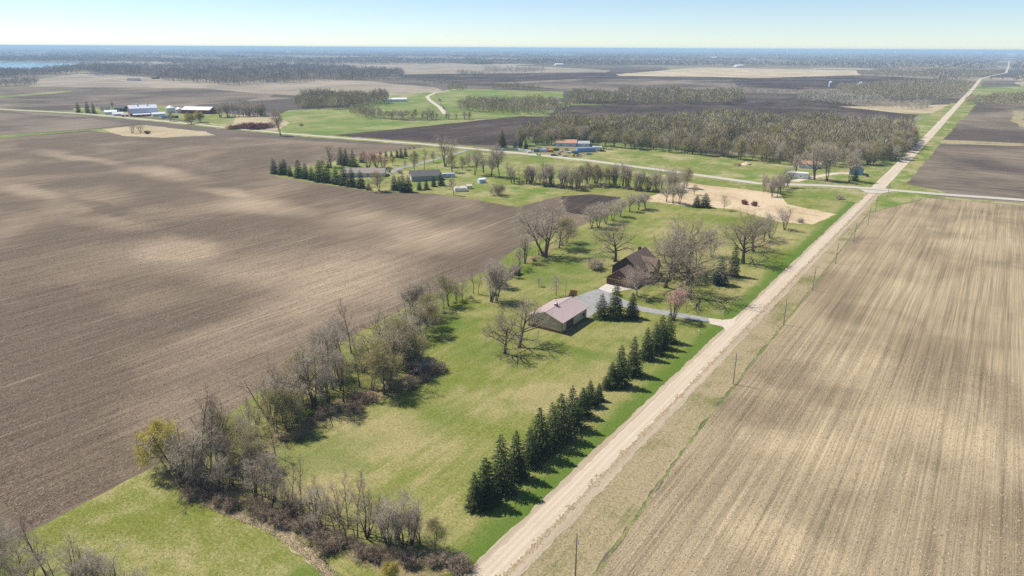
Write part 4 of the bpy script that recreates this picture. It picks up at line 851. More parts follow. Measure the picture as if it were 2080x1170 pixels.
# road furniture
def sign_post(x, y, hgt, label, plate, mat, cat='sign'):
    q = empty('road_sign', (x, y, 0)); tag(q, label, cat)
    MB().box(-0.05,-0.05,-0.3,0.05,0.05,hgt).build('post', C['galv'], q)
    if plate == 'oct': MB().prism([(0.38*math.cos(R(22.5+45*k)), hgt-0.3+0.38*math.sin(R(22.5+45*k))) for k in range(8)], -0.09, -0.05).build('plate', mat, q)
    else: MB().box(-0.3,-0.09,hgt-0.75,0.3,-0.05,hgt).build('plate', mat, q)
sign_post(*(-76.6,518.0), 2.6, 'white marker post on the grass corner left of the crossing', 'rect', C['white'])
sign_post(*(-52.8,528.7), 2.7, 'small stop sign at the right side of the crossing', 'oct', C['red_sign'])
def mailbox(x, y, label):
    q = empty('mailbox', (x, y, 0)); tag(q, label, 'mailbox')
    MB().box(-0.06,-0.06,-0.3,0.06,0.06,1.1).build('post', C['white'], q)
    MB().prism([(-0.16,1.1),(0.16,1.1),(0.16,1.3),(0.1,1.4),(-0.1,1.4),(-0.16,1.3)], -0.3, 0.3).build('box', C['white'], q)
mailbox(*(-69.4,210.8), 'white mailbox post on the lawn near the driveway mouth')
mailbox(*(-68.4,232.4), 'pale mailbox beside the mouth of the driveway')

# --- vehicles
def car(name, label, x, y, rot, paint, L=4.6, W=1.8, kind='suv', group=None):
    q = empty(name, (x, y, 0.0), R(rot)); tag(q, label, 'car', group)
    H_ = 1.7 if kind == 'suv' else 1.42; hl = L/2
    prof = [(-hl,0.35),(hl,0.35),(hl,0.75),(hl-0.9,0.98),(-hl+0.05,1.0),(-hl,0.7)]
    def along_y(prof, w): # side profile (y,z) extruded across x
        n = len(prof); b = MB()
        return b.add([(-w,y_,z_) for y_,z_ in prof]+[(w,y_,z_) for y_,z_ in prof],[tuple(range(n)),tuple(range(2*n-1,n-1,-1))]+[(i,n+i,n+(i+1)%n,(i+1)%n) for i in range(n)])
    along_y(prof, W/2).build('body', paint, q, bevel=0.06)
    rear = -hl+0.15 if kind == 'suv' else -hl+0.7
    cab = [(hl-1.35,0.97),(hl-2.0,H_-0.08),(rear+0.25,H_-0.08),(rear,0.97)]
    along_y(cab, W/2-0.14).build('window', C['glass'], q)
    along_y([(hl-1.95,H_-0.1),(hl-2.05,H_),(rear+0.3,H_),(rear+0.2,H_-0.1)], W/2-0.12).build('roof', paint, q)
    for sx in (-1, 1):
        for yy_ in (hl-0.9, -hl+0.9):
            wl_ = MB().cylx(sx*W/2-0.12*(sx > 0)-0.1*(sx < 0)-0.02, sx*W/2+0.1*(sx > 0)+0.12*(sx < 0)-0.02, yy_, 0.34, 0.34).build('wheel', C['rubber'], q)
            MB().cylx(sx*W/2+(0.09 if sx > 0 else -0.11), sx*W/2+(0.11 if sx > 0 else -0.13), yy_, 0.34, 0.2, 10).build('rim', C['silver'], wl_)
        MB().box(sx*0.62-0.16,hl-0.03,0.66,sx*0.62+0.16,hl+0.02,0.8).build('headlight', C['white'], q)
    return q

def camper(name, label, x, y, rot, L, W, Hh, body, roof, z0=0.5):
    q = empty(name, (x, y, 0), R(rot)); tag(q, label, 'trailer')
    MB().prism([(-W/2,z0),(W/2,z0),(W/2,Hh-0.3),(W/2-0.3,Hh),(-W/2+0.3,Hh),(-W/2,Hh-0.3)], -L/2, L/2).build('body', body, q, bevel=0.05)
    for u in (-L*0.28, L*0.1): window(q, '+x', W/2, L/2, u, 1.5, 1.1, 0.8, C['galv'])
    face_panel(q, 'door', '+x', W/2, L/2, L*0.34, 0.6, 0.8, 1.9, C['galv'])
    MB().box(-W/2+0.3,-L/2+0.1,Hh-0.005,W/2-0.3,L/2-0.1,Hh+0.06).build('roof', roof, q)
    for sx in (-1, 1):
        for yy_ in (-0.5, 0.5): MB().cylx(sx*W/2-0.25, sx*W/2-0.02, yy_, 0.36, 0.36).build('wheel', C['rubber'], q)
    MB().box(-0.08,L/2,0.45,0.08,L/2+1.3,0.57).build('hitch', C['charcoal'], q)
    return q

# --- the neighbour's place behind its spruce row
nx, ny = (-373.8,350.6)
gable('house', 'long low taupe-roofed house behind the row of clipped spruces', 'house', nx-6, ny+9, 13, 30, 3.0, 5.6, C['cream'], C['taupe_roof'], rot=-52, feats=[('window','+x',-8,1.0,2.0,1.2,C['white']),('window','+x',3,1.0,2.0,1.2,C['white']),('door','+x',-2,0.1,1.1,2.1,C['white'])])
nx, ny = (-331.9,371.3)
gable('outbuilding', 'long grey-green shed with dark grey roof beside the clipped spruces', 'shed', nx-1, ny+2, 11, 21, 3.6, 6.8, C['grey_green'], C['grey_roof'], rot=-38, feats=[('window','+x',-6,1.2,1.2,1.0,C['white']),('window','+x',2,1.2,1.2,1.0,C['white']),('garage_door','-y',0,0.05,3.4,2.6,C['white'])])
nx, ny = (-325.6,390.7); camper('silver_trailer', 'silver trailer parked at the end of the grey-green shed', nx, ny, -42, 9.5, 2.6, 3.0, C['pale_blue'], C['white_roof'])
nx, ny = (-286.5,355.2)
gable('white_shed', 'white garden shed with double gable nearest the ploughed field', 'shed', nx, ny, 5.0, 7.5, 2.3, 3.3, C['white'], C['cream'], rot=-40, over=0.2, gover=0.2, feats=[('door','-y',0,0.05,1.6,1.9,C['cream'])])
nx, ny = (-286.7,363.4); gable('white_shed', 'smaller pale shed behind the white double gable shed', 'shed', nx, ny+2, 3.4, 3.4, 2.1, 2.9, C['cream'], C['cream'], rot=-40, over=0.2, gover=0.2, feats=[('door','+x',0,0.05,1.0,1.8,C['white'])])
nx, ny = (-293.0,387.7); gable('white_shed', 'pale blue and white shed alone on the grass', 'shed', nx, ny, 4.4, 4.8, 2.6, 3.2, C['pale_blue'], C['white_roof'], rot=-30, over=0.15, gover=0.15, feats=[('door','-y',0,0.05,1.3,2.0,C['white'])])

# --- the junk yard beyond the road
nx, ny = (-343.9,592.5)
gable('house', 'pale house with rust-orange roof in the junk yard', 'house', nx, ny, 12, 20, 3.4, 6.0, C['pale_blue'], C['rust_roof'], rot=-62, feats=[('window','+x',-5,1.0,1.6,1.3,C['white']),('window','+x',4,1.0,1.6,1.3,C['white']),('door','+x',0,0.05,1.1,2.1,C['white']),('window','+y',0,1.0,1.6,1.3,C['white'])])
nx, ny = (-329.8,598.5); gable('outbuilding', 'grey-roofed outbuilding right of the rust-roofed house', 'shed', nx, ny+2, 9, 12, 3.0, 4.8, C['pale_blue'], C['silver'], rot=-55, feats=[('garage_door','+x',0,0.05,3.0,2.4,C['white'])])
def container(label, x, y, rot, L, W, Hh, mat):
    q = empty('container', (x, y, 0.1), R(rot)); tag(q, label, 'container')
    MB().box(-W/2,-L/2,0, W/2,L/2,Hh).build('body', mat, q, bevel=0.04)
    for k in range(int(L/0.8)): y_ = -L/2+0.5+k*0.8; MB().box(W/2-0.02,y_-0.12,0.15,W/2+0.06,y_+0.12,Hh-0.15).build('rib', mat, q)
    for sx in (-1, 1): MB().box(sx*W/4-W/4+0.08,-L/2-0.06,0.1,sx*W/4+W/4-0.08,-L/2+0.02,Hh-0.1).build('door', mat, q)
nx, ny = (-307.1,565.2); container('long pale blue container at the right end of the junk yard', nx, ny, -38, 18, 3.2, 4.0, C['blue_wall'])
nx, ny = (-308.9,548.4); container('teal container at the front of the junk yard', nx, ny, -50, 6, 2.5, 2.8, C['teal'])
nx, ny = (-338.4,542.1); container('white and blue container at the left end of the junk yard', nx, ny, -58, 7, 2.5, 2.8, C['pale_blue'])
nx, ny = (-343.4,538.4); container('dark teal container left of the white and blue one', nx, ny, -58, 5, 2.5, 2.8, C['teal'])
nx, ny = (-317.7,527.1); car('car', 'dark blue car parked in front of the junk yard', nx, ny, -62, C['navy'], 6.4, 2.4)
nx, ny = (-308.5,530.3); car('car', 'silver car parked right of the dark blue car', nx, ny, -40, C['silver'], 5.6, 2.3, 'sedan')
nx, ny = (-314.0,548.5); car('car', 'white car behind the silver car in the junk yard', nx, ny, -70, C['white'], 5.4, 2.2)
nx, ny = (-325.3,551.8); car('car', 'grey car close to the rust-roofed house', nx, ny, 20, C['galv'], 5.2, 2.2, 'sedan')
nx, ny = (-303.3,580.0); camper('trailer', 'white camper trailer right of the long blue container', nx, ny, -60, 9, 3.2, 4.0, C['white'], C['white_roof'])
def skip_bin(label, x, y, rot, mat, L=5.0):
    q = empty('skip', (x, y, 0.1), R(rot)); tag(q, label, 'skip')
    MB().prism([(-1.3,0.2),(1.3,0.2),(1.7,2.2),(-1.7,2.2)], -L/2, L/2).build('body', mat, q)
    for k in range(4): y_ = -L/2+0.6+k*(L-1.2)/3; MB().add([(1.3,y_-0.1,0.2),(1.3,y_+0.1,0.2),(1.75,y_+0.1,2.25),(1.75,y_-0.1,2.25),(1.42,y_-0.1,0.2),(1.42,y_+0.1,0.2),(1.85,y_+0.1,2.25),(1.85,y_-0.1,2.25)],[(0,1,2,3),(4,5,6,7),(0,1,5,4),(1,2,6,5),(2,3,7,6),(3,0,4,7)]).build('rib', mat, q)
nx, ny = (-333.6,545.6); skip_bin('orange skip in the middle of the junk yard', nx, ny, -58, C['orange'], 6)
nx, ny = (-334.7,556.8); skip_bin('green skip behind the orange skip', nx, ny, -30, C['green_paint'], 5)
nx, ny = (-303.2,534.1); skip_bin('small yellow skip at the front right of the junk yard', nx, ny, -20, C['yellow'], 2.6)
def crate_stack(label, x, y, rot, mats, seed):
    q = empty('crate_stack', (x, y, 0.1), R(rot)); tag(q, label, 'crates'); rr = random.Random(seed)
    for k in range(3):
        w_, l_, h_ = rr.uniform(1.2, 2.0), rr.uniform(1.4, 2.4), rr.uniform(1.0, 1.7); xo, yo = (k % 2)*2.2-1, (k//2)*2.4-1
        c_ = MB().box(xo-w_/2,yo-l_/2,0, xo+w_/2,yo+l_/2,h_).build('crate', mats[k % len(mats)], q)
        MB().box(xo-w_/2-0.05,yo-l_/2-0.05,h_-0.15, xo+w_/2+0.05,yo+l_/2+0.05,h_).build('lid', mats[(k+1) % len(mats)], c_)
for i, (pq, mats, l) in enumerate((((-351.6,544.3),('white','red'),'white and red crates behind the fence end'),((-351.4,556.8),('red','galv'),'red crates left of the orange skip'),((-344.8,557.5),('teal','white'),'teal crates behind the orange skip'),((-318.8,537.4),('white','green_paint'),'white crates between the dark blue and silver cars'),
      ((-325.8,563.4),('silver','blue_wall'),'silver crates in front of the rust-roofed house'),((-298.7,537.5),('orange','white'),'orange crates at the right front corner of the junk yard'),((-314.2,592.7),('galv','charcoal'),'grey crates left of the camper trailer'),((-302.4,593.1),('charcoal','fence_wood'),'dark crates right of the camper trailer'),((-330.8,521.1),('white','blue_wall'),'white and blue crates beside the road at the fence'))):
    crate_stack(l, pq[0], pq[1], -50+13*i, [C[m_] for m_ in mats], i)
for pq, l, c_, r_, k_ in (((-344.4,529.9),'white pickup at the end of the board fence','white',-50,'suv'),((-337.0,563.3),'red car behind the green skip','red',-20,'sedan'),((-297.1,553.4),'teal car at the foot of the long blue container','teal',-40,'sedan'),((-296.2,577.3),'charcoal car right of the camper trailer','charcoal',-70,'suv'),((-296.3,593.4),'cream car at the right edge of the junk yard','cream',-60,'sedan')):
    car('car', l, pq[0], pq[1], r_, C[c_], 5.6, 2.3, k_)
def board_fence(label, pts, hgt, mats):
    q = empty('board_fence', (pts[0][0], pts[0][1], 0)); tag(q, label, 'fence'); o = Vector(pts[0]); k = 0
    for a, c in zip(pts[:-1], pts[1:]):
        a, c = Vector(a)-o, Vector(c)-o; d = c-a; n_ = int(d.length/2.6); rz = math.atan2(d.y, d.x)
        for i in range(n_):
            q1 = a+d*(i/n_); MB().box(0.03,-0.05,0.05,d.length/n_-0.03,0.05,hgt).build('panel', mats[k % len(mats)], q, (q1.x, q1.y, 0), rz)
            MB().box(-0.08,-0.08,-0.3,0.08,0.0,hgt+0.15).build('post', mats[0], q, (q1.x, q1.y+0.12, 0), rz)
            k += 1
board_fence('pale board fence left of the junk yard', [(-381.7,522.1),(-370.7,530.2),(-362.6,536.2),(-340.5,528.9)], 2.6, [C['fence_wood'], C['fence_wood'], C['pale_blue'], C['galv'], C['fence_wood']])

# --- the homestead at the crossing
nx, ny = (-80.9,584.8); gable('house', 'blue house with brown roof behind the conifer at the crossing', 'house', nx-2, ny, 9, 11, 4.4, 7.6, C['blue_house'], C['taupe_roof'], rot=10, feats=[('window','+x',-2.5,1.2,1.2,1.4,C['white']),('window','+x',2.5,1.2,1.2,1.4,C['white']),('window','-y',0,4.2,1.2,1.3,C['white']),('door','-y',-2,0.05,1.1,2.1,C['white'])])
nx, ny = (-114.5,539.5); camper('mobile_home', 'white mobile home beside the lane at the crossing', nx, ny, -78, 13, 4.6, 4.4, C['white'], C['white_roof'])
nx, ny = (-121.1,544.9); camper('trailer', 'small white trailer behind the mobile home', nx, ny, -60, 6, 2.6, 3.2, C['white'], C['white_roof'])
nx, ny = (-120.3,593.0); gable('outbuilding', 'blue-grey outbuilding with reddish roof at the wood edge', 'shed', nx, ny, 8, 14, 3.6, 5.6, C['pale_blue'], C['rust_roof'], rot=-70, feats=[('window','+x',-3,1.2,1.4,1.2,C['white']),('door','+x',2,0.05,1.2,2.1,C['white'])])
nx, ny = (-115.0,599.8); gable('outbuilding', 'small white shed right of the reddish-roofed outbuilding', 'shed', nx, ny, 5, 6, 2.8, 4.0, C['white'], C['white_roof'], rot=-60, feats=[('door','+x',0,0.05,1.2,2.0,C['grey_green'])])
nx, ny = (-75.4,578.2); car('car', 'dark car parked beside the blue house', nx+1, ny, 15, C['navy'], 5.0, 2.0)

# --- the red farm
bx_, by_ = (-965.1,513.4)
rb = empty('red_barn', (bx_, by_, 0), R(-20)); tag(rb, 'big red barn with white gambrel roof across the road', 'barn')
gp = [(-8,-0.3),(8,-0.3),(8,5.2),(6.4,10.2),(0,14.2),(-6.4,10.2),(-8,5.2)]
MB().prism(gp, -17, 17).build('wall', C['red'], rb)
for s in (-1, 1):
    MB().prism([(s*8.5,4.4),(s*6.5,10.4),(s*6.3,10.4),(s*8.2,4.4)] if s > 0 else [(-8.5,4.4),(-8.2,4.4),(-6.3,10.4),(-6.5,10.4)], -17.6, 17.6).build('lower_roof', C['pale_roof'], rb)
    MB().prism([(s*6.6,10.35),(0,14.5),(0,14.3),(s*6.4,10.15)], -17.6, 17.6).build('upper_roof', C['white_roof'], rb)
MB().prism([(8,4.2),(14.5,2.8),(14.5,3.0),(8,4.5)], -15, 17).build('lean_to_roof', C['white_roof'], rb)
MB().box(8,-14.8,-0.3,14,16.8,2.78).build('lean_to_wall', C['red'], rb)
for k in range(5): MB().box(13.95,-12+k*6,1.0,14.05,-10.6+k*6,2.0).build('window', C['white'], rb)
MB().box(-2,-17.08,0.1,2,-16.95,4.0).build('door', C['white'], rb)
for y in (-6, 6):
    v_ = MB().box(-0.8,y-0.8,13.6,0.8,y+0.8,16.0).build('ventilator', C['white'], rb); MB().cyl(0,y,16.0,17.2,1.1,0.05,8).build('ventilator_cap', C['galv'], v_)
bx_, by_ = (-930.3,577.9)
gable('machine_shed', 'long red machine shed with white roof right of the red barn', 'barn', bx_-8, by_+2, 20, 42, 5.6, 9.2, C['red_dark'], C['white_roof'], rot=-64, over=0.6, gover=0.6, feats=[('sliding_door','+y',0,0.1,7,4.6,C['red']),('sliding_door','+x',8,0.1,5,4.2,C['red'])])
for (px_, label, w_, l_, e_, rr, ro, wa, rf) in (((-1021.4,498.1),'white-roofed shed nearest the three conifers of the red farm',10,15,3.6,5.6,-30,'white','white_roof'),((-992.1,492.6),'low white shed in front of the red barn',8,13,2.8,4.6,-15,'galv','white_roof'),((-971.4,490.5),'small grey and red shed beside the low white shed',6,8,2.8,4.4,-15,'red','galv'),
    ((-1056.7,530.7),'dark house with charcoal roof left of the red barn',11,15,4.6,7.6,-60,'charcoal','charcoal'),((-1091.6,525.0),'grey little house behind the three conifers',9,11,3.4,6.0,-40,'cream','grey_roof'),((-942.7,521.5),'pale lean shed right of the red barn',9,16,3.4,5.0,-15,'pale_blue','white_roof')):
    gable('farm_shed', label, 'shed', px_[0], px_[1], w_, l_, e_, rr, C[wa], C[rf], rot=ro, feats=[('door','+x',0,0.05,2.2,2.4,C['white']),('window','+x',w_*0.35,1.2,1.2,1.0,C['white'])])
def grain_bin(label, x, y, r, hgt):
    q = empty('grain_bin', (x, y, 0)); tag(q, label, 'grain bin')
    MB().cyl(0,0,-0.2,hgt,r,r,20).build('wall', C['galv'], q); MB().cyl(0,0,hgt,hgt+r*0.55,r+0.15,0.5,20).build('roof', C['white_roof'], q); MB().cyl(0,0,hgt+r*0.5,hgt+r*0.7,0.55,0.4,8).build('cap', C['galv'], q)
    for k in range(3): MB().cyl(0,0,hgt*(k+1)/4,hgt*(k+1)/4+0.15,r+0.06,r+0.06,20).build('hoop', C['galv'], q)
grain_bin('larger grain bin behind the trees right of the red barn', *(-978.7,560.3), 6.0, 7.0)
grain_bin('smaller grain bin right of the larger one', *(-962.2,563.1), 4.6, 6.0)
nx, ny = (-908.8,512.4); container('blue stock trailer under the trees of the red farm', nx, ny, -25, 10, 3, 3.2, C['blue_wall'])
nx, ny = (-899.7,519.4); container('dark blue stock trailer right of the blue one', nx, ny, -35, 9, 3, 3.2, C['dark_blue'])

# ================================================================ TREES OF THE MIDDLE DISTANCE
NB = 'spruces of the clipped row'
nrow = [(-440.2,325.3,9.9),(-432.6,325.6,8.4),(-432.0,328.6,9.9),(-422.0,325.6,7.2),(-412.1,325.2,11.4),(-404.9,325.5,9.9),(-396.6,324.2,8.8),(-387.6,323.7,13.2),(-380.5,324.2,11.4),(-371.2,324.0,10.6),(-364.1,324.7,11.9),(-355.7,324.1,11.1),(-347.0,324.0,10.6)]
for i, (x, y, h_) in enumerate(nrow):
    plant('darkspruce' if i % 3 else 'bluespruce', x, y, h_*1.16, 'clipped dark spruce, %s from the left in the row around the neighbour\'s house' % ordinal(i), NB, width=1.16+0.12*trng.random())
one('darkspruce', (-337.7,322.2,4.9), 'low dark conifer bush at the right end of the clipped row', width=1.6)
one('budding', (-329.5,324.0,14.7), 'round yellowish budding tree between the two spruce groups', width=1.35)
for i, t in enumerate([(-323.9,332.2,10.5),(-320.1,332.9,9.5),(-314.6,330.7,12.0),(-311.7,332.8,11.4),(-310.4,342.0,6.9),(-307.8,346.0,7.3),(-310.7,356.8,7.4),(-308.9,362.5,9.5)]):
    plant('bluespruce' if i in (2, 3) else 'darkspruce', *t, 'dark spruce, %s from the left in the group before the grey-green shed' % ordinal(i), 'spruces before the grey-green shed', width=1.15)
for i, t in enumerate([(-430.5,433.3,6.3),(-430.7,440.2,5.5),(-422.6,439.0,7.2),(-418.0,439.0,8.8),(-420.8,447.5,8.1),(-449.6,484.0,2.7),(-448.6,488.9,2.7)]):
    plant('darkspruce', *t, 'small dark spruce, %s from the left in the row behind the pink maples' % ordinal(i), 'spruces behind the maples', width=1.1)
for i, t in enumerate([(-433.3,384.9,14.2),(-426.3,383.8,13.7),(-418.3,383.7,13.6),(-427.3,402.0,9.3),(-428.5,367.3,5.8)]):
    plant('spruce' if i != 3 else 'darkspruce', *t, ['tall green conifer at the left of the group behind the taupe roof','middle conifer of the group behind the taupe roof','olive conifer at the right of the group behind the taupe roof','thin dark conifer left of the pink maples','low dark conifer under the tall bare tree'][i], width=1.1)
one('vase', (-428.4,370.3,19.2), 'tall bare tree behind the row of clipped spruces')
for t, l in (((-401.6,384.1,14.9),'pinkish brown maple at the left of the maples'),((-399.7,391.3,13.9),'middle maple with pinkish brown twigs'),((-391.9,391.1,10.8),'bright pink maple at the right of the maples')):
    one('maple', t, l, width=1.25)
one('budding', (-396.1,406.0,9.1), 'small round yellow budding tree right of the pink maples', width=0.9)
for k, t, l in (('budding',(-366.1,398.6,16.6),'yellowish tree beside the neighbour\'s drive'),('pole',(-358.4,401.4,19.5),'slender bare tree in the neighbour\'s yard'),('vase',(-359.1,427.0,27.9),'biggest bare tree in the neighbour\'s yard near the road'),('budding',(-337.3,408.5,16.7),'small tree in front of the biggest bare tree'),
        ('grey',(-315.2,408.6,21.8),'bare tree with dark trunk right of the silver trailer'),('grey',(-302.9,412.4,19.1),'grey tree right of the dark trunk tree'),('grey',(-293.8,411.4,27.0),'tall grey tree left of the tree belt'),('shrub',(-257.9,357.9,9.3),'low fan shaped bare bush near the ploughed field'),('small',(-280.5,341.5,13.3),'thin bare tree beside the white double gable shed'),
        ('grey',(-629.1,478.6,29.1),'lone dark tree beside the road opposite the meadow'),('multi',(-775.4,396.9,14.7),'bare tree at the left of the pair in the dry meadow'),('multi',(-772.7,404.7,12.6),'bare tree at the right of the pair in the dry meadow'),
        ('oak',(-617.8,701.2,18.1),'round lone tree on the green meadow'),('spruce',(-385.9,543.8,17.5),'tall dark spruce left of the junk yard'),
        ('willow',(-813.2,490.9,15.2),'yellow willow before the red machine shed'),('willow',(-826.6,510.5,15.6),'larger yellow willow before the red machine shed'),('budding',(-862.2,491.1,13.9),'tree in front of the grain bins'),
        ('willow',(-854.1,617.3,14.7),'bright yellow willow at the end of the dark grove'),('budding',(-778.8,586.6,15.6),'yellow-grey tree left of the green meadow'),('grey',(-1100.9,539.7,13.6),'dark bare tree behind the red farm'),
        ('vase',(-102.9,538.0,31.0),'large bare tree left of the row before the homestead'),('grey',(-94.4,539.3,29.4),'middle bare tree of the row before the homestead'),('grey',(-80.8,544.4,25.2),'bare tree just left of the conifer at the blue house'),('grey',(-117.8,547.4,18.3),'bare tree behind the white mobile home'),
        ('darkspruce',(-78.4,551.0,11.4),'dark conifer in front of the blue house'),('pine',(-245.4,404.2,10.5),'dark conifer in the tree belt by the road'),
        ('grey',(-161.1,403.6,14.1),'round grey tree at the left of the three beside the dry grass'),('grey',(-156.2,401.8,14.3),'middle grey tree of the three beside the dry grass'),('grey',(-151.9,401.4,16.3),'right grey tree of the three beside the dry grass'),('grey',(-154.9,434.3,8.4),'grey tree behind the two junipers'),
        ('darkspruce',(-140.3,399.5,7.2),'left of the two dark junipers on the lawn edge'),('darkspruce',(-136.2,402.5,8.7),'right of the two dark junipers on the lawn edge'),('small',(-124.3,401.1,10.3),'small bare tree before the dry grass'),('redshrub',(-119.4,424.8,4.0),'reddish bush in the dry grass, left one'),('redshrub',(-113.2,424.1,3.6),'reddish bush in the dry grass, right one'),
        ('greyshrub',(-74.3,475.4,4.4),'lone dark bush on the grass corner'),('greyshrub',(-690.3,555.6,4.6),'tiny bush on the green meadow'),('redshrub',(-758.0,404.2,5.2),'maroon bush beside the pair of bare trees'),
        ('darkspruce',(-1079.8,482.3,14.9),'leftmost of the three dark conifers at the red farm'),('darkspruce',(-1061.7,486.4,16.8),'middle of the three dark conifers at the red farm'),('darkspruce',(-1047.5,487.6,15.4),'rightmost of the three dark conifers at the red farm'),
        ('grey',(25.7,1055.5,23.2),'yellowish tree clump at the right edge of the picture')):
    one(k, t, l, width=(1.7 if l.endswith('lawn edge') else 1.0))
for i, t in enumerate([(-721.7,504.8,7.9),(-706.2,503.6,8.3),(-724.0,496.6,6.2),(-710.3,520.1,7.4),(-726.3,488.4,5.6)]):
    plant('redshrub', t[0], t[1], t[2], 'maroon shrub in the dry meadow left of the lone roadside tree', 'maroon shrubs', width=2.6)
for i, (k, t, l) in enumerate((('greyshrub',(-386.1,367.5,3.0),'grey bush at the right end of the taupe-roofed house'),('shrub',(-375.7,380.4,3.4),'brown bush on the neighbour\'s drive'),('greyshrub',(-366.1,382.1,3.7),'grey bush between drive and grey-green shed'),('small',(-373.5,396.0,8.7),'small bare tree at the bend of the neighbour\'s drive'),
        ('grey',(-379.9,436.7,10.9),'grey tree left of the biggest bare tree'),('budding',(-337.4,422.4,11.4),'budding tree right of the biggest bare tree'),('multi',(-314.7,419.6,14.8),'many-stemmed tree left of the tall grey tree'),('shrub',(-402.8,360.7,3.7),'brown bush behind the clipped spruces'),('budding',(-425.0,358.3,8.7),'budding tree left of the taupe-roofed house'),
        ('pole',(-283.9,406.2,15.5),'slender tree at the left end of the tree belt'),('grey',(-343.9,438.2,12.9),'grey tree near the road right of the biggest bare tree'))):
    one(k, t, l)
# belt of bare trees between the neighbour and the road
brng = random.Random(3)
belt = along([(-274.6,398.8),(-268.9,402.9),(-251.4,404.3),(-227.3,406.5),(-227.8,428.2),(-213.2,429.8),(-193.3,426.9),(-179.8,428.4),(-170.3,452.1)], 70, 4.5, brng)
for i, (x, y) in enumerate(sorted(belt, key=lambda q: math.atan2(q[0], q[1]))):
    plant(brng.choice(['multi','grey','pole','budding','multi']), x, y, brng.uniform(11, 19), 'bare tree, %s from the left in the belt beside the paved road' % ordinal(i), 'trees of the belt by the paved road', width=0.9)
for x, y in along([(-272.8,402.4),(-226.4,405.0),(-211.6,426.5),(-178.4,425.3)], 26, 3.0, brng):
    plant('shrub', x, y, brng.uniform(2.5, 5), 'brown shrub at the foot of the tree belt by the paved road', 'shrubs of the belt by the paved road')
for i, (x, y) in enumerate(sorted(along([(-111.2,452.5),(-110.8,462.4),(-112.0,481.6),(-112.2,496.5),(-117.4,469.5),(-124.8,478.7)], 22, 2.5, brng), key=lambda q: math.atan2(q[0], q[1]))):
    plant(brng.choice(['multi','grey','pole']), x, y, brng.uniform(10, 15), 'bare tree, %s from the left in the dense clump by the mobile home' % ordinal(i), 'trees of the clump left of the mobile home', width=0.85)
# front of the wood behind the junk yard: the trees one can tell apart
wood = along([(-378.5,558.0),(-363.2,578.1),(-343.5,611.1),(-302.5,605.6),(-258.6,609.1),(-204.9,603.0),(-154.8,598.7),(-135.7,593.8),(-105.6,612.7),(-77.7,645.7),(-72.9,665.4),(-70.9,716.5),(-68.3,797.1)], 120, 6.0, brng)
for x, y in wood:
    plant(brng.choice(['grey','budding','multi','budding','pole','budding']), x, y+5, brng.uniform(14, 22), 'bare tree in the front rank of the wood beyond the paved road', 'front trees of the wood beyond the paved road', width=0.9)
for i, t in enumerate([(-370.4,542.7,8.2),(-368.5,548.2,10.1),(-364.0,551.6,8.7)]):
    plant('darkspruce', *t, 'dark spruce left of the junk yard, %s from the left' % ordinal(i), 'spruces left of the junk yard', width=1.2)
# single trees and rows farther out
def row_of(pts, n, spread, kinds, hr, label, group, width=1.0):
    for i, (x, y) in enumerate(sorted(along(pts, n, spread, brng), key=lambda q: math.atan2(q[0], q[1]))): plant(brng.choice(kinds), x, y, brng.uniform(*hr), label % ordinal(i), group, width=width)
row_of([(-657.0,679.6),(-635.9,704.1),(-574.7,742.4)], 16, 8, ['multi','budding','grey'], (9,15), 'bare tree, %s from the left in the broken row across the green meadow', 'trees across the green meadow')
row_of([(-861.0,566.3),(-849.8,592.8),(-826.2,610.9)], 28, 9, ['grey','pole','multi'], (17,25), 'bare tree, %s from the left in the dark grove right of the red farm', 'trees of the dark grove')

# ---------------------------------------------------------------- woods that read as one mass
TINT = tint_mat('far_trees')
def in_poly(P, poly):
    x, y = P[:, 0], P[:, 1]; ins = np.zeros(len(P), bool); n = len(poly); j = n-1
    for i in range(n):
        xi, yi = poly[i]; xj, yj = poly[j]
        c = ((yi > y) != (yj > y)) & (x < (xj-xi)*(y-yi)/(yj-yi+1e-12)+xi); ins ^= c; j = i
    return ins
def vnoise(P, s, seed):
    g = np.random.default_rng(seed).uniform(0, 1, (128, 128)); q = P/s+1000; i = np.floor(q).astype(int); f = q-i; f = f*f*(3-2*f)
    G_ = lambda a, b: g[a % 128, b % 128]
    return (G_(i[:,0],i[:,1])*(1-f[:,0])+G_(i[:,0]+1,i[:,1])*f[:,0])*(1-f[:,1])+(G_(i[:,0],i[:,1]+1)*(1-f[:,0])+G_(i[:,0]+1,i[:,1]+1)*f[:,0])*f[:,1]
PAL = {'mix': [(0.44,0.37,0.25),(0.50,0.43,0.32),(0.42,0.36,0.17),(0.34,0.27,0.19),(0.44,0.38,0.22),(0.38,0.325,0.19),(0.42,0.37,0.21)], 'grey': [(0.36,0.305,0.25),(0.46,0.40,0.335),(0.30,0.25,0.20)],
       'pale': [(0.52,0.46,0.35),(0.44,0.40,0.28),(0.54,0.48,0.39)], 'green': [(0.03,0.055,0.03),(0.04,0.07,0.04)], 'yellow': [(0.38,0.31,0.10),(0.34,0.29,0.15)]}
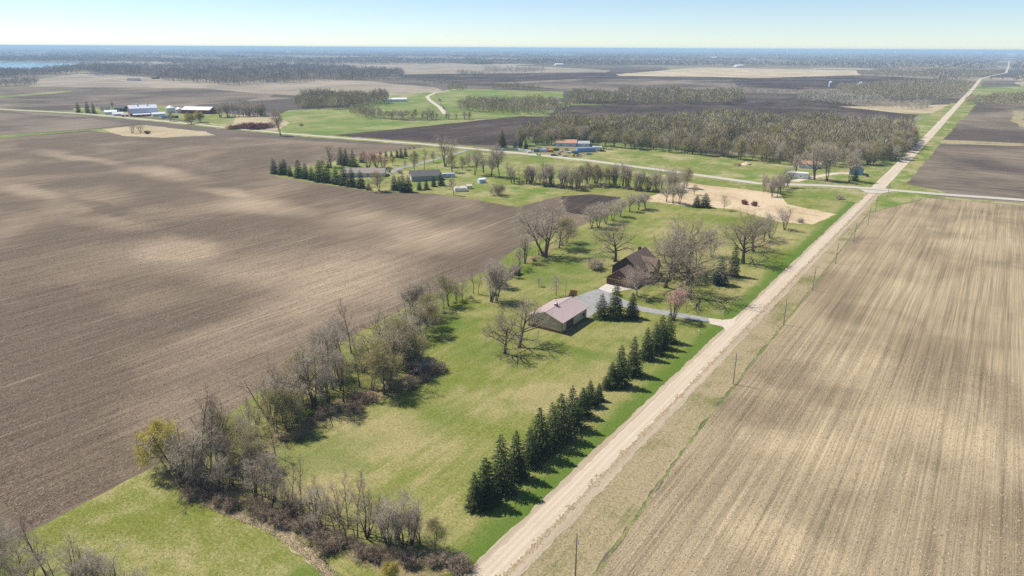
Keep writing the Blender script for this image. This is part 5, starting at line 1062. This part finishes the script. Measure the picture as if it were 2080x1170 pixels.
def mass(name, label, P, H0, K, pal, seed, slen=0.16, swid=0.022, rad=0.30, cone=False):
    """trees as loose crowns of slivers with a stem, all in one object"""
    rng = np.random.default_rng(seed); N = len(P)
    H = H0*rng.uniform(0.72, 1.15, N)*(0.68+0.62*vnoise(P, 38, seed+5))
    if not cone: rad = rad*rng.uniform(0.75, 1.35, N)
    pal = np.array(PAL[pal] if isinstance(pal, str) else pal); sp = (vnoise(P, 26, seed+9)*1.6+rng.uniform(-0.22, 0.22, N))*len(pal); tint = pal[np.floor(sp).astype(int) % len(pal)]*rng.uniform(0.82, 1.18, (N, 1))
    d = rng.normal(0, 1, (N, K, 3)); d /= np.linalg.norm(d, axis=2)[..., None]
    r = rng.uniform(0.25, 1.0, (N, K, 1))**0.5
    c = d*r*np.stack([rad*np.ones(N), rad*np.ones(N), np.full(N, 0.40)], 1)[:, None]*H[:, None, None]
    c[..., 2] += 0.60*H[:, None]
    if cone:
        z = rng.uniform(0.05, 1, (N, K)); t = rng.uniform(0, 6.28, (N, K)); q = (1-z)*0.24*H[:, None]; c = np.stack([q*np.cos(t), q*np.sin(t), z*H[:, None]], 2)
    c[..., 2] = np.maximum(c[..., 2], 0.05*H[:, None])
    c[..., :2] += P[:, None, :]
    dirs = d*np.array([0.6, 0.6, 0.5])+np.array([0, 0, -0.4 if cone else 0.75])+rng.normal(0, 0.25, d.shape); dirs /= np.linalg.norm(dirs, axis=2)[..., None]
    sd_ = np.cross(dirs, rng.normal(0, 1, dirs.shape)); sd_ /= np.linalg.norm(sd_, axis=2)[..., None]+1e-9
    w = (swid*H[:, None]*rng.uniform(0.5, 1.5, (N, K)))[..., None]; l = (slen*H[:, None]*rng.uniform(0.6, 1.4, (N, K)))[..., None]
    A = np.stack([c-sd_*w, c+sd_*w, c+dirs*l], 2).reshape(-1, 3)
    tc = np.repeat(tint[:, None]*rng.uniform(0.88, 1.12, (N, K, 1)), 3, axis=1).reshape(-1, 3)
    a = rng.uniform(0, 3.14, N); u = np.stack([np.cos(a), np.sin(a), 0*a], 1)*(0.018*H)[:, None]
    P3 = np.concatenate([P, np.zeros((N, 1))], 1); S = np.stack([P3-u, P3+u, P3+np.stack([0*H, 0*H, 0.8*H], 1)], 1).reshape(-1, 3)
    V = np.concatenate([A, S]); col = np.concatenate([tc, np.repeat(tint*0.55, 3, axis=0)])
    o = link(name, mesh_np(name, V, np.arange(len(V)).reshape(-1, 3), mats=(TINT,), tint=col))
    return tag(o, label, 'woodland', kind='stuff')
def scatter(poly, spacing, seed):
    rng = np.random.default_rng(seed); a = np.array(poly); lo, hi = a.min(0), a.max(0)
    gx, gy = np.meshgrid(np.arange(lo[0], hi[0], spacing), np.arange(lo[1], hi[1], spacing)); P = np.stack([gx.ravel(), gy.ravel()], 1)
    P = P+rng.uniform(-0.48, 0.48, P.shape)*spacing
    return P[in_poly(P, poly)]
def wood(name, label, poly, spacing, H0, K, pal, seed, **k):
    P = scatter(poly, spacing, seed)
    if not k.get('cone'): P = P[vnoise(P, spacing*5.5, seed+3) > 0.20]        # small clearings
    return mass(name, label, P, H0, K, pal, seed, **k)

wood('woodland', 'bare wood stretching behind the junk yard to the gravel road', [(-388.8,577.4),(-375.1,596.9),(-353.0,627.9),(-310.7,621.7),(-265.4,624.7),(-210.1,617.6),(-158.6,612.5),(-139.7,609.8),(-108.8,629.3),(-80.2,663.4),(-73.9,741.6),(-71.9,822.6),(-77.3,891.8),(-156.8,904.8),(-263.9,837.1),(-334.7,783.7),(-395.5,737.9),(-420.0,657.8)], 6.4, 18, 300, 'mix', 1, slen=0.13, swid=0.011, rad=0.27)
wood('woodland', 'bare wood behind the dark field in the centre', [(-611.1,1045.3),(-505.6,1114.5),(-385.4,1208.7),(-383.0,1297.0),(-426.7,1394.1),(-596.8,1313.0),(-676.1,1177.9)], 9, 17, 130, 'mix', 2, swid=0.016)
wood('woodland', 'bare trees left of the dark field behind the meadow', [(-680.9,843.2),(-600.6,822.0),(-536.3,852.1),(-522.8,912.1),(-601.3,1000.2),(-689.3,957.3),(-727.7,914.2)], 8.5, 14, 130, 'mix', 3, swid=0.016)
wood('woodland', 'bare wood at the top of the green meadow', [(-887.0,705.7),(-834.3,746.6),(-835.4,842.9),(-908.8,927.5),(-987.3,897.0),(-1004.2,821.6)], 8.5, 17, 130, 'mix', 4, swid=0.016)
wood('woodland', 'brown trees along the foot of the meadow wood', [(-775.4,707.2),(-689.9,662.8),(-644.2,689.3),(-659.6,720.6),(-733.6,719.6),(-830.1,773.0)], 7.5, 10, 90, 'mix', 5)
wood('woodland', 'pale wood left of the gravel road', [(-326.5,1405.2),(-252.1,1327.1),(-185.6,1299.2),(-98.0,1272.4),(-99.3,1366.5),(-211.0,1464.2),(-321.3,1533.8)], 9, 11, 80, 'pale', 6)
wood('woodland', 'bare wood between pale wood and gravel road', [(-276.8,1495.9),(-179.4,1473.3),(-88.4,1514.2),(-69.5,2054.6),(-105.5,2478.7),(-273.7,2189.2),(-332.4,1838.7)], 12, 14, 60, 'mix', 7)
wood('woodland', 'bare wood below the far tan field', [(-426.3,2714.5),(-293.8,2672.2),(-82.4,2856.6),(-38.4,3512.8),(-127.3,4145.1),(-430.7,3855.3),(-510.6,3234.1)], 16, 14, 36, 'mix', 8)
wood('woodland', 'trees right of the gravel road beyond the brown field', [(-57.7,1479.6),(-19.4,1454.8),(29.0,1533.5),(146.9,1584.8),(168.2,1850.4),(30.7,1777.6),(-49.5,1677.0)], 8.5, 12, 80, 'mix', 9)
wood('woodland', 'long bare wood on the left in front of the lake', [(-1770.9,1063.6),(-1544.1,1059.8),(-1556.0,1246.2),(-1533.5,1638.2),(-1798.7,1909.7),(-2234.3,1794.2),(-2290.5,1461.8),(-2433.2,1331.8),(-3096.2,1491.7),(-2768.2,1297.1),(-2129.3,1163.5)], 12, 21, 50, 'grey', 10, swid=0.026)
wood('woodland', 'lakeside trees at the left edge', [(-2353.8,638.0),(-2438.6,891.8),(-2552.3,1102.5),(-2682.1,1377.3),(-3055.7,1531.0),(-2859.7,1140.4),(-2761.7,752.0)], 12, 18, 44, 'grey', 11, swid=0.026)
wood('woodland', 'tree clump at the left edge of the pale field', [(-1860.4,583.9),(-1867.2,678.4),(-1895.9,765.7),(-1991.8,808.7),(-2008.6,731.2),(-2042.6,643.0)], 12, 16, 44, 'grey', 12)
wood('woodland', 'scattered trees between the far brown fields', [(-1481.2,1422.7),(-1149.1,1330.0),(-1103.3,1368.2),(-1172.4,1434.0),(-1368.1,1480.5)], 16, 11, 36, 'pale', 13)
wood('woodland', 'yellowish tree clump beside the curving lane', [(-996.0,1197.6),(-985.5,1253.0),(-1044.7,1332.1),(-1065.3,1288.3)], 9, 10, 50, 'yellow', 14)
wood('woodland', 'low tree row beyond the green meadow', [(-964.1,1319.9),(-848.1,1341.5),(-889.5,1406.9),(-1012.6,1386.2)], 10, 11, 50, 'yellow', 15)
wood('woodland', 'tree clump in the far dark field', [(-1512.3,1863.5),(-1390.6,1863.8),(-1546.6,2073.0),(-1648.8,2046.2)], 16, 14, 36, 'grey', 16)
wood('woodland', 'far wood left of the dark field', [(-1546.6,2073.0),(-1407.9,2265.7),(-1710.5,2731.3),(-1900.9,2548.1)], 20, 15, 26, 'grey', 17)
wood('woodland', 'tree row along the far edge of the dark field', [(-460.3,1501.4),(-345.3,1514.5),(-365.2,1599.1),(-487.6,1588.5)], 12, 12, 40, 'pale', 18)
wood('far_conifers', 'dark conifer block in the far fields', [(-2530.1,3229.6),(-2363.4,3236.4),(-2585.9,3541.3),(-2730.1,3485.2)], 20, 16, 26, 'green', 19, cone=True)
wood('far_conifers', 'dark conifer block on the far left hill', [(-5830.3,3823.7),(-5763.6,3921.0),(-6350.3,4321.4),(-6419.5,4211.6)], 26, 17, 22, 'green', 20, cone=True)
wood('far_conifers', 'conifers inside the long wood on the left', [(-2510.1,1868.3),(-2397.4,1976.0),(-2685.3,2214.6),(-2801.0,2099.5)], 22, 17, 24, 'green', 21, cone=True)
# woodlots out to the horizon
rng = np.random.default_rng(77)
def lots(n, r0, r1, thr, H0, K, seed, label, **k):
    rg = np.random.default_rng(seed)
    r = np.exp(rg.uniform(math.log(r0), math.log(r1), n)); t = R(34.5)+rg.uniform(-R(50), R(50), n)
    P = np.stack([-np.sin(t)*r, np.cos(t)*r], 1)
    m_ = 0.62*vnoise(P, 760, seed+1)+0.38*vnoise(P, 230, seed+2)
    keep = m_ > thr
    for q_ in OPEN: keep &= ~in_poly(P, q_)
    keep &= ~in_poly(P, LAKE) & (np.abs(P[:, 0]+50) > 60)
    return mass('far_woodland', label, P[keep], H0, K, 'grey', seed, **k)
OPEN = [[(-1169.0,2349.9),(-1348.0,3676.7),(-596.2,3697.1),(-453.0,2929.9),(-649.3,2412.2),(-1093.5,2236.1)], [(-2255.6,2412.4),(-1361.6,2690.3),(-973.4,2661.4),(-617.2,2295.0),(-561.4,2091.3),(-833.1,1427.5),(-1224.5,1457.0),(-1558.6,1665.0)], [(-737.4,2285.4),(-453.0,2929.9),(-202.0,2752.3),(-157.2,2186.9),(-407.2,1777.2),(-560.2,1820.1)], [(-2706.4,2442.3),(-2876.6,3428.2),(-1907.6,3115.4),(-1423.0,2811.2),(-1319.9,2565.7),(-1688.2,2010.3),(-1802.2,1778.9)], [(-2596.1,1183.5),(-1982.1,1199.9),(-1584.4,1087.7),(-1621.2,882.2),(-1862.5,736.4),(-2287.2,933.8)]]
LAKE = [(-5221.7,847.4),(-4822.8,1782.0),(-4536.4,1999.7),(-4097.0,2085.1),(-3710.3,1755.9),(-3085.5,1318.6),(-2831.2,1098.1),(-2746.6,871.3),(-2924.5,464.7)]
lots(30000, 2300, 4200, 0.58, 17, 14, 31, 'scattered bare woodlots of the middle distance', swid=0.07, slen=0.25, rad=0.42)
lots(38000, 4200, 8500, 0.50, 18, 10, 32, 'bluish woodlots below the horizon', swid=0.17, slen=0.30, rad=0.8)
lots(30000, 8500, 30000, 0.40, 18, 7, 33, 'continuous woods along the horizon', swid=0.30, slen=0.35, rad=2.2)

# --- far farm buildings, each a few pixels across
def far_house(px, label, w, l, e_, r_, rot, wall='white', roof='white_roof', group=None):
    gable('farm_building', label, 'building', px[0], px[1], w, l, e_, r_, C[wall], C[roof], rot=rot, group=group, over=0.5, gover=0.5)
far_house((-1973.9,1038.9), 'long grey-roofed house at the end of the left lane', 14, 34, 4, 7, -65, 'white', 'grey_roof')
far_house((-2419.4,1165.0), 'white house by the lake trees near the yellow willows', 12, 20, 4, 7, -50, 'white', 'grey_roof')
far_house((-2048.3,1142.1), 'dark little house right of the long grey-roofed house', 12, 18, 4, 7, -60, 'charcoal', 'grey_roof')
far_house((-883.9,916.6), 'long pale shed at the right end of the meadow wood', 12, 44, 4, 6, -40, 'white', 'white_roof')
far_house((-1647.9,1241.4), 'low roofed house at the foot of the long wood', 14, 26, 4, 7, -60, 'white', 'grey_roof')
far_house((-1191.2,3834.0), 'white farm building on the far hill right of centre', 24, 50, 7, 12, -30)
far_house((-1773.2,6053.9), 'white barn at the edge of the tan far field', 30, 70, 9, 16, -30)
far_house((-2701.7,6558.4), 'low white barn row below the horizon', 26, 90, 8, 14, -35)
far_house((-2041.4,3410.6), 'white farm buildings beside the far green field', 20, 50, 6, 11, -30)
far_house((-3434.8,3023.3), 'white farmhouse among the far trees left of centre', 22, 40, 8, 14, -50)
far_house((-175.0,10527.6), 'white barn just left of the far gravel road', 30, 60, 9, 16, 10)
far_house((38.3,5945.9), 'white shed right of the far gravel road', 18, 44, 6, 10, 10)
far_house((-20644.5,9162.3), 'pale building on the left horizon', 60, 120, 14, 24, -60)
for i, (a, b_) in enumerate(((224,101),(585,107),(720,109),(920,106),(1120,106),(1330,104),(1640,109),(1820,106),(330,103),(1700,121),(860,113),(1990,108),(2055,110),(1450,118))):
    px = (lambda q: q)([[(-18293.9,9175.7),(-9561.0,7568.3),(-7820.7,7353.6),(-9451.1,11583.2),(-8693.7,14183.8),(-9615.6,22072.3),(-3697.5,16584.8),(-3133.9,26030.3),(-14511.0,8331.2),(-1366.2,7337.9),(-5617.1,6345.9),(-788.2,23098.3),(-57.5,17213.5),(-2535.0,7316.9)][i]][0])
    d_ = math.hypot(*px); s_ = d_/9000
    far_house(px, 'tiny white building among the bluish woods below the horizon', 26*s_, 70*s_, 8*s_, 14*s_, -40+9*i, group='tiny far white buildings')
# water tower and silos seen over the pale wood
wx, wy = (-374.3,1974.7)
q = empty('silo', (wx, wy, 0)); tag(q, 'white domed silo standing above the pale wood', 'silo')
MB().cyl(0,0,0,11,4.2,4.2,16).build('wall', C['galv'], q); MB().cyl(0,0,11,13.5,4.3,1.2,16).build('dome', C['white_roof'], q)
wx, wy = (-310.4,2028.0)
far_house((wx, wy), 'white barn roof right of the domed silo', 14, 20, 7, 12, 20)
for i, t in enumerate([(-51.5,2883.5,9.4),(-20.6,2910.5,9.4),(10.5,2937.7,9.4)]):
    plant('darkspruce', *t, 'tiny dark conifer right of the far gravel road, %s of three' % ordinal(i), 'three far conifers', width=1.0)
# hay heaps on the meadow by the wood
hr = np.random.default_rng(4)
for i, (x, y) in enumerate([(-170.5,571.3),(-165.5,581.3)]):
    v_ = MB(); n_ = 14
    ring = lambda r, z: [(r*math.cos(6.283*k/n_)*hr.uniform(0.85, 1.15), r*1.5*math.sin(6.283*k/n_)*hr.uniform(0.85, 1.15), z*hr.uniform(0.85, 1.15)) for k in range(n_)]
    a_ = ring(4.0, 0.0)+ring(3.0, 1.0)+ring(1.4, 1.7)+[(0, 0, 1.9)]
    fs = [(j*n_+k, j*n_+(k+1) % n_, (j+1)*n_+(k+1) % n_, (j+1)*n_+k) for j in range(2) for k in range(n_)]+[(2*n_+k, 2*n_+(k+1) % n_, 3*n_) for k in range(n_)]
    o = v_.add(a_, fs).build('hay_heap', M['dry'] if i else M['litter'], None, (x, y, 0)); tag(o, ['pale low heap on the meadow, left of two','brown heap on the meadow, right of two'][i], 'heap')

# ---------------------------------------------------------------- the air
hm = bpy.data.materials.new('haze'); hm.use_nodes = True; hn = hm.node_tree; hn.nodes.clear()
ho = hn.nodes.new('ShaderNodeOutputMaterial'); hv = hn.nodes.new('ShaderNodeVolumePrincipled')
hv.inputs['Color'].default_value = (0.52, 0.76, 1.0, 1); hv.inputs['Density'].default_value = 1.05e-4; hv.inputs['Anisotropy'].default_value = 0.0
hn.links.new(hv.outputs['Volume'], ho.inputs['Volume'])
S_ = 43000
hz = MB().box(-S_,-S_,-1.5, S_,S_,97).build('haze', hm); tag(hz, kind='stuff'); tag(hz, 'thin bluish haze lying over the whole country', 'haze')
